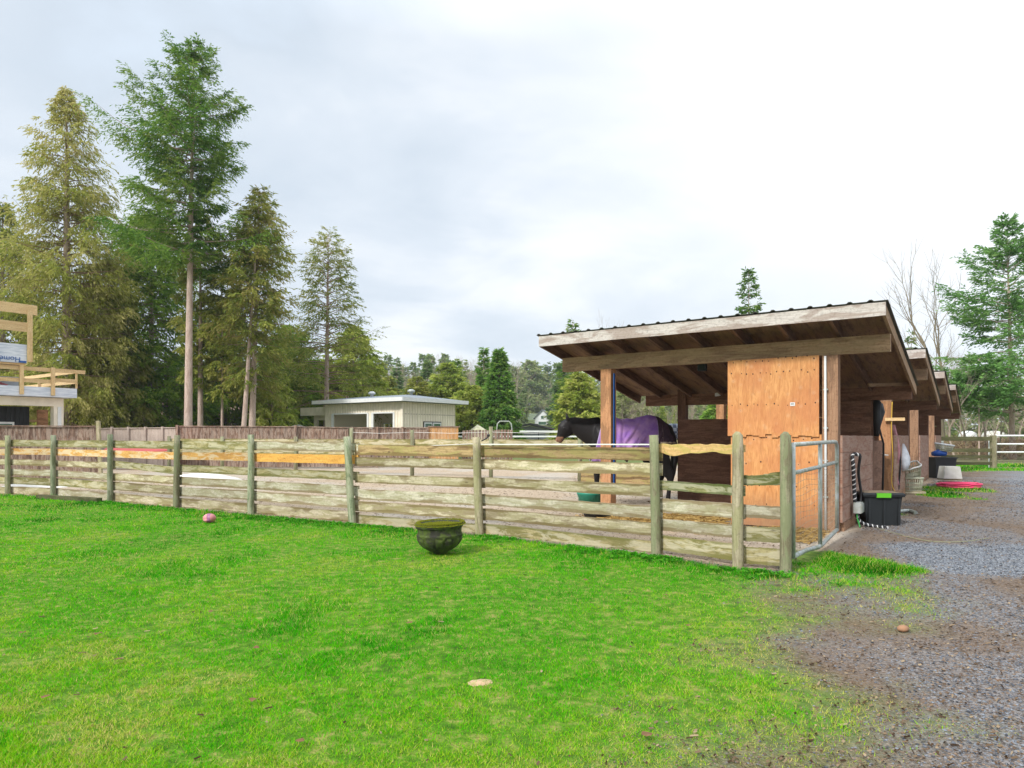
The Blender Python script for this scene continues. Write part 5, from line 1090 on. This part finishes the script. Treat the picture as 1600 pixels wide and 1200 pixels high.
def add_conifer(label, px, Y, ytop, base=0, rpx=60, bark='bark', leaf='fir', tr=.2, crown_y=None, name='conifer_tree', group=None, cat='tree', **kw):
    x = (px-800)/F*Y; zg = gh(x, Y); z1 = H+(HY-ytop)/F*Y; h = z1-zg; cb = max(.3, (H+(HY-crown_y)/F*Y-zg)) if crown_y else .5
    t = thing(name, label, cat, (x, Y, zg), group)
    ln = kw.get('lean', 0); b = trunk_mb(h, tr, ln, kw.pop('crook', .0), kw.get('seed', 1)); b.v = [(p[0]+x, p[1]+Y, p[2]+zg) for p in b.v]; b.build('trunk', M[bark], t)
    (Vv, Ff, ti), (LV, LF) = conifer_mesh(h=h, cb=cb, rad=rpx/F*Y, **kw)
    me = npmesh('crown', Vv, Ff, L[leaf], {'tint': ('FACE', 'FLOAT', ti)}); o = bpy.data.objects.new('crown', me); COL.objects.link(o); o.parent = t
    me = npmesh('limbs', LV, LF, M['bark_red' if leaf in ('cedar', 'cedar_brown', 'yellow') else 'bark'], smooth=True); o = bpy.data.objects.new('limbs', me); COL.objects.link(o); o.parent = t
    return t
A = add_conifer
# the big ones behind the left fences, from left to right
A('dark cedar cut off by the left edge behind the unfinished house', 4, 38, 306, rpx=62, leaf='cedar', seed=11, prof='cedar', nb=260, spr=16, ll=.24, lw=.07, a=.15, bq=-.5, droop=.7, tr=.35, rtint=.36)
A('tall olive pointed cedar with a brownish top behind the unfinished house', 104, 34, 128, rpx=98, leaf='cedar', seed=12, prof='cedar', nb=330, spr=21, k=10, ll=.20, lw=.05, a=.22, bq=-.5, droop=.75, tr=.42, brown=.35, gaps=.45, rtint=.60)
A('dark green spreading fir between the olive cedar and the tallest trunk', 236, 39, 330, rpx=95, leaf='dark', seed=13, prof='broad', nb=330, spr=22, k=8, ll=.24, lw=.08, a=.05, bq=-.3, droop=.5, tr=.3, rtint=.5, gaps=.45)
A('yellow-green lower cedar leaning out right of the olive cedar', 165, 36, 400, rpx=62, leaf='cedar', seed=14, prof='broad', nb=190, spr=18, ll=.24, lw=.08, a=.1, bq=-.5, droop=.7, tr=.2, rtint=.55)
A('tallest fir with a long bare pinkish trunk and ragged asymmetric crown', 293, 32, 62, rpx=112, leaf='fir', seed=15, prof=([0, .08, .16, .22, .30, .36, .42, .5, .6, .72, .82, .92, 1], [.7, 1.2, 1.0, .35, .8, .32, .48, 1.0, .88, .70, .52, .26, .01]), nb=150, spr=42, k=12, ll=.17, lw=.046, a=.22, bq=-.16, droop=.5, tr=.30, crown_y=420, gaps=.8, lean=.28, az_bias=(.18, 3.1), rtint=.52, crook=.03)
A('slim cedar with sparse foliage just right of the tallest fir', 313, 34.5, 318, rpx=42, leaf='cedar', seed=16, prof=([0, .2, .5, .8, 1], [.5, .7, 1, .6, .05]), nb=120, spr=13, ll=.22, lw=.06, a=.1, bq=-.4, droop=.6, tr=.23, crown_y=600, gaps=.6, rtint=.42)
A('very thin pale-trunked tree between the slim cedar and the leaning pair', 347, 35, 395, rpx=40, leaf='cedar', seed=17, prof='broad', nb=85, spr=12, ll=.22, lw=.06, a=.15, bq=-.4, droop=.6, tr=.12, crown_y=620, gaps=.6, rtint=.40)
A('leaning pale trunk, left of the pair that share an olive crown', 377, 33, 300, rpx=50, leaf='cedar_brown', seed=18, prof=([0, .2, .5, .8, 1], [.5, .8, 1, .5, .05]), nb=110, spr=12, ll=.22, lw=.06, a=.3, bq=-.4, droop=.6, tr=.20, crown_y=520, gaps=.5, lean=.9, rtint=.5)
A('upright brown trunk, right of the pair that share an olive crown', 392, 34, 290, rpx=66, leaf='cedar_brown', seed=19, prof=([0, .12, .3, .6, .8, 1], [.75, .5, .85, 1, .6, .05]), nb=150, spr=16, k=8, ll=.20, lw=.05, a=.3, bq=-.45, droop=.6, tr=.27, crown_y=610, gaps=.5, lean=.45, rtint=.52)
A('brown-tipped conical cedar with an open crown behind the cream garage', 509, 40, 357, rpx=84, leaf='cedar_brown', seed=20, prof=([0, .1, .3, .6, .85, 1], [1.0, .85, .8, .66, .36, .04]), nb=170, spr=13, k=8, ll=.20, lw=.05, a=.35, bq=-.4, droop=.5, tr=.28, crown_y=630, gaps=.35, brown=.2, lean=.15, rtint=.42)
A('dark leafy cedar filling the gap behind the thin trunks', 352, 44, 470, rpx=70, leaf='dark', seed=21, prof='broad', nb=210, spr=16, ll=.28, lw=.10, a=.1, bq=-.4, droop=.6, tr=.2, gaps=.6, rtint=.55)
A('dark green cedar between the olive pair and the conical cedar', 448, 43, 505, rpx=58, leaf='dark', seed=22, prof='broad', nb=200, spr=16, ll=.28, lw=.10, a=.1, bq=-.4, droop=.6, tr=.2, gaps=.5, rtint=.55)
A('bright olive cedar right behind the garage roof, beside the conical cedar', 552, 46, 505, rpx=52, leaf='yellow', seed=23, prof='cedar', nb=220, spr=16, ll=.28, lw=.10, a=.1, bq=-.4, droop=.6, tr=.2, rtint=.42)
A('bushy green cedar under the conical cedar, left of the bright olive one', 486, 46, 560, rpx=50, leaf='dark', seed=24, prof='broad', nb=160, spr=14, ll=.28, lw=.10, a=.1, bq=-.4, droop=.6, tr=.2, rtint=.6)
A('small yellow-green cedar spray low behind the dark fence', 425, 36, 560, rpx=34, leaf='yellow', seed=25, prof='broad', nb=70, spr=12, ll=.22, lw=.07, a=.2, bq=-.6, droop=.7, tr=.1, rtint=.55)
# middle distance, garage to shelter
for lbl, px, Y, yt, rp, lf_, pf_, nb_, sd_, rt in [
    ('small rounded olive conifer at the right end of the bright olive cedar', 606, 60, 586, 19, 'cedar', 'broad', 110, 31, .42),
    ('small dark fir with a pointed tip above the garage roof, left one', 620, 85, 558, 19, 'blue', 'cone', 90, 32, .35),
    ('rounded green hedge conifer above the left garage roof vent', 652, 58, 588, 28, 'cedar', 'broad', 150, 33, .42),
    ('bluish fir rising behind the rounded hedge conifer', 668, 80, 562, 26, 'blue', 'cone', 120, 34, .45),
    ('olive cedar with two tips behind the right end of the garage roof', 700, 60, 566, 38, 'yellow', 'cedar', 230, 35, .30),
    ('narrow dark tip just left of the big spruce group', 714, 72, 560, 22, 'dark', 'cone', 110, 36, .5),
    ('low yellow-green cedar beside the right garage wall', 738, 50, 602, 36, 'yellow', 'cedar', 200, 37, .45),
    ('slender green fir with layered boughs left of the big spruce', 756, 56, 542, 22, 'spruce', 'cone', 120, 38, .55),
    ('big dark green spruce standing above the picket fence', 780, 48, 545, 42, 'spruce', 'cone', 330, 39, .48),
    ('pale green fir above the white gabled house', 830, 200, 563, 30, 'blue', 'broad', 170, 40, .75),
    ('bluish far fir right of the pale green fir', 856, 205, 566, 16, 'blue', 'cone', 90, 41, .30),
    ('yellow-green cedar behind the horse head', 906, 46, 580, 36, 'yellow', 'cedar', 290, 42, .50),
    ('dark green far fir tip left of the shelter beam', 876, 85, 566, 22, 'blue', 'cone', 110, 43, .25),
    ('small fir tip poking above the low end of the shelter roof', 895, 52, 497, 40, 'fir', 'cone', 110, 44, .55),
    ('dark fir rising behind the middle of the shelter roof', 1170, 50, 418, 74, 'fir', 'cone', 190, 45, .42),
    ('pale green tree seen under the shelter roof right of the post', 985, 62, 585, 30, 'blue', 'broad', 140, 46, .8),
    ('bright green bush seen through the gap above the shelter back wall', 1122, 40, 628, 22, 'spruce', 'broad', 110, 47, .85),
    ('thin grey-green fir tip left of the bare forked tree', 1424, 62, 515, 26, 'blue', 'cone', 80, 48, .5)]:
    s_ = Y/45.0
    A(lbl, px, Y, yt, rpx=rp, leaf=lf_, seed=sd_, prof=pf_, nb=nb_, spr=13, k=6, ll=.20*s_+.06, lw=.07*s_+.02, a=.12 if pf_ != 'cone' else .2, bq=-.3, droop=.4, tr=.004*Y, rtint=rt, gaps=.4)
A('tall bright green fir at the right edge beyond the field fence', 1583, 38, 338, rpx=108, leaf='right', seed=52, prof=([0, .08, .25, .5, .75, 1], [1.0, 1.0, 1.0, .85, .42, .03]), nb=120, spr=34, k=9, ll=.22, lw=.07, a=.22, bq=-.25, droop=.25, tr=.22, crown_y=655, gaps=.5, rtint=.50, lean=-.35)
A('low spreading bright fir boughs left of the tall right-edge fir', 1530, 37, 555, rpx=46, leaf='right', seed=53, prof='broad', nb=46, spr=26, k=8, ll=.22, lw=.07, a=.1, bq=-.15, droop=.25, tr=.07, crown_y=640, gaps=.6, rtint=.60)
# ---- bare deciduous trees
def bare_mesh(seed, h, spread=.5, depth=5, r0=.12, first=.25, tw=1.0, fork=2):
    rr = random.Random(seed); b = MB()
    def grow(p, d, ln, r, lv):
        n = 4; pts = [p]; dd = Vector(d)
        for i in range(n):
            dd = (dd+Vector((rr.gauss(0, .09), rr.gauss(0, .09), .05))).normalized(); pts.append(pts[-1]+dd*ln/n)
        re = r*.62; b.tube(pts, [r+(re-r)*i/n for i in range(n+1)], 5 if lv < 2 else 3, cap=False)
        if lv >= depth: return
        k = fork if lv == 0 else rr.choice((2, 3))
        for i in range(k):
            nd = (dd+Vector((rr.gauss(0, spread), rr.gauss(0, spread), rr.uniform(0, .25)))).normalized(); grow(pts[-1], nd, ln*rr.uniform(.6, .85), re*.85, lv+1)
        for i in range(2 if lv else 1):
            q = pts[rr.randint(1, n-1)]; nd = (dd*.5+Vector((rr.gauss(0, spread*1.6), rr.gauss(0, spread*1.6), .2))).normalized(); grow(q, nd, ln*rr.uniform(.4, .65)*tw, re*.5, min(depth, lv+2))
    grow(Vector((0, 0, -.2)), (0, 0, 1), h*first, r0, 0)
    zmax = max(v[2] for v in b.v); k_ = h/zmax; b.v = [(v[0]*k_, v[1]*k_, v[2]*k_) for v in b.v]
    return b
def add_bare(label, px, Y, ytop, mat='twig', group=None, name='bare_tree', wx=1.0, **kw):
    x = (px-800)/F*Y; zg = gh(x, Y); h = H+(HY-ytop)/F*Y-zg; t = thing(name, label, 'tree', (x, Y, zg), group)
    b = bare_mesh(h=h, **kw); b.v = [(v[0]*wx+x, v[1]*wx+Y, v[2]+zg) for v in b.v]; b.build('branches', M[mat], t); return t
add_bare('bare forked tree with pale mossy trunk rising above the far shelter roofs', 1476, 42, 362, 'bark_grey', seed=8, spread=.32, depth=5, r0=.26, first=.38, wx=1.15)
add_bare('leafless grey tree poking above the low end of the shelter roof', 943, 60, 486, 'twig', seed=5, spread=.3, depth=5, r0=.1, first=.3)
for i, (px, Y, yt, lb) in enumerate([(1492, 36, 560, 'thin bare trunk beside the last shelter roof'), (1512, 39, 545, 'spindly bare alder above the smooth white mound'), (1538, 44, 540, 'bare mossy sapling behind the low fir boughs'), (1562, 40, 580, 'slender pale bare trunk near the grey gate post'),
                                     (1590, 46, 560, 'bare tree at the right edge behind the tall fir'), (1470, 50, 520, 'twiggy bare tree behind the forked tree'), (1445, 58, 540, 'faint bare tree left of the forked tree'), (1500, 52, 600, 'low arching bare tree above the field fence')]):
    add_bare(lb, px, Y, yt, 'bark_pale' if i % 2 else 'twig', seed=60+i, spread=.34, depth=5, r0=.07, first=.33)
# ---- far wood: shared meshes, each tree its own object
protos = []
for i, (lf_, rt, pf_) in enumerate([('blue', .4, 'cone'), ('blue', .55, 'cone'), ('blue', .65, 'cone'), ('dark', .5, 'cone'), ('blue', .8, 'broad'), ('yellow', .35, 'broad')]):
    (Vv, Ff, ti), (LV, LF) = conifer_mesh(seed=70+i, h=14, cb=.6, rad=2.9, prof=pf_, nb=90, spr=8, k=5, ll=.75, lw=.28, a=.15, bq=-.25, droop=.35, rtint=rt, gaps=.4)
    protos.append(npmesh('far_conifer', Vv, Ff, L[lf_], {'tint': ('FACE', 'FLOAT', ti)}))
bp = []
for i in range(3):
    b = bare_mesh(seed=90+i, h=12, spread=.33, depth=5, r0=.12, first=.28); o = b.build('tmp', M['twig']); bp.append(o.data); bpy.data.objects.remove(o)
rr = random.Random(77)
def far(px, Y, yt, kind, bare=False):
    x = (px-800)/F*Y; zg = gh(x, Y); h = H+(HY-yt)/F*Y-zg
    if h < 3 or (812 < px < 868 and Y < 182): return
    me = (bp if bare else protos)[kind]; o = bpy.data.objects.new('far_bare_tree' if bare else 'far_conifer', me); COL.objects.link(o); o.location = (x, Y, zg-.2); s = h/(12 if bare else 14)
    w = min(s*1.2, s*rr.uniform(.75, 1.2)); o.scale = (w, w, s); o.rotation_euler.z = rr.random()*6.28
    if bare: tag(o, 'pale leafless tree in the distant wood behind the paddock', 'tree', 'bare trees of the distant wood')
    else: tag(o, 'small dark pointed conifer in the distant wood behind the paddock', 'tree', 'conifers of the distant wood')
px = 560
while px < 1130:
    far(px+rr.uniform(-4, 4), rr.uniform(140, 185), (562 if px < 900 else 588)+rr.uniform(-12, 16), rr.choice((0, 1, 2, 1, 2))); px += rr.uniform(6, 10)
px = 590
while px < 1130:
    far(px+rr.uniform(-4, 4), rr.uniform(105, 135), (594 if px < 900 else 606)+rr.uniform(-14, 14), rr.choice((1, 2, 4, 4, 5))); px += rr.uniform(11, 18)
px = 560
while px < 1130:
    far(px, rr.uniform(80, 100), 618+rr.uniform(-12, 14), rr.choice((2, 4, 4, 5, 5))); px += rr.uniform(18, 30)
for px in list(range(585, 1140, 6)): far(px+rr.uniform(-6, 6), rr.uniform(100, 150), rr.uniform(548, 582) if px < 840 else rr.uniform(585, 615), rr.randint(0, 2), True)
for px in list(range(960, 1150, 13)): far(px, rr.uniform(48, 60), rr.uniform(610, 632), rr.randint(0, 2), True)
px = 1430
while px < 1660:
    far(px+rr.uniform(-5, 5), rr.uniform(85, 120), rr.uniform(575, 612), rr.choice((1, 4, 4, 5, 2))); far(px+8, rr.uniform(55, 80), rr.uniform(560, 620), rr.randint(0, 2), True); far(px+14, rr.uniform(50, 60), rr.uniform(600, 640), rr.randint(0, 2), True); px += rr.uniform(16, 26)
for px in range(-120, 480, 34): far(px, rr.uniform(60, 75), rr.uniform(540, 600), rr.choice((3, 5, 3)))
# thickets: dead bramble beyond the field fence
def thicket(name, label, x0, x1, y0, y1, hgt, n, mat, ln=.5, seed=1):
    rs = np.random.RandomState(seed); x = rs.uniform(x0, x1, n); y = rs.uniform(y0, y1, n); hh = hgt*(.4+.6*vn(x, y, .35, seed)); z = height(x, y)+rs.rand(n)*hh
    d = nrm(rs.normal(0, 1, (n, 3))+np.array([0, 0, .5])); l_ = ln*(.3+.7*rs.rand(n))[:, None]; w = nrm(np.cross(d, rs.normal(0, 1, (n, 3))))*.012*(y/35)[:, None]
    P = np.stack([x, y, z], 1); V_ = np.stack([P-w, P+w, P+d*l_], 1).reshape(-1, 3)
    me = npmesh(name, V_, np.arange(3*n).reshape(-1, 3), mat, {'tint': ('FACE', 'FLOAT', rs.rand(n))}); o = bpy.data.objects.new(name, me); COL.objects.link(o); tag(o, label, 'undergrowth', kind='stuff')
bramble = leafmat('bramble', [(.14, .08, .05), (.30, .19, .13), (.42, .30, .20), (.25, .24, .08)], .1, .9)
thicket('bramble', 'brown dead bramble and dry stems beyond the field fence', 23, 50, 37, 60, 1.35, 42000, bramble, .6, 5)
thicket('undergrowth', 'green brush and low growth at the foot of the left trees', -34, -6, 33, 42, 1.6, 40000, L['dark'], .35, 6)
thicket('hedge_growth', 'mixed green and tan undergrowth behind the paddock', -6, 22, 55, 80, 2.2, 40000, leafmat('mixed_growth', [(.05, .09, .02), (.14, .17, .05), (.32, .26, .15)], .2), .8, 7)

# ------------------------------------------------------------------ air
hz = bpy.data.materials.new('haze_air'); hz.use_nodes = True; nt = hz.node_tree; nt.nodes.clear()
pv = N(nt, 'ShaderNodeVolumePrincipled'); pv.inputs['Color'].default_value = (.93, .96, 1, 1); pv.inputs['Density'].default_value = .00045; pv.inputs['Anisotropy'].default_value = .2
ov = N(nt, 'ShaderNodeOutputMaterial'); nt.links.new(pv.outputs[0], ov.inputs['Volume'])
b = MB(); lo = GZMIN-1; hi = max(32, GZMAX+16)
x0, x1, y0, y1 = -905, 905, -605, 1205
b.add([(x0, y0, lo), (x1, y0, lo), (x1, y1, lo), (x0, y1, lo), (x0, y0, hi), (x1, y0, hi), (x1, y1, hi), (x0, y1, hi)], [[3, 2, 1, 0], [4, 5, 6, 7], [0, 1, 5, 4], [1, 2, 6, 5], [2, 3, 7, 6], [3, 0, 4, 7]])
tag(b.build('haze', hz), 'thin pale winter haze in the air', 'haze', kind='stuff')
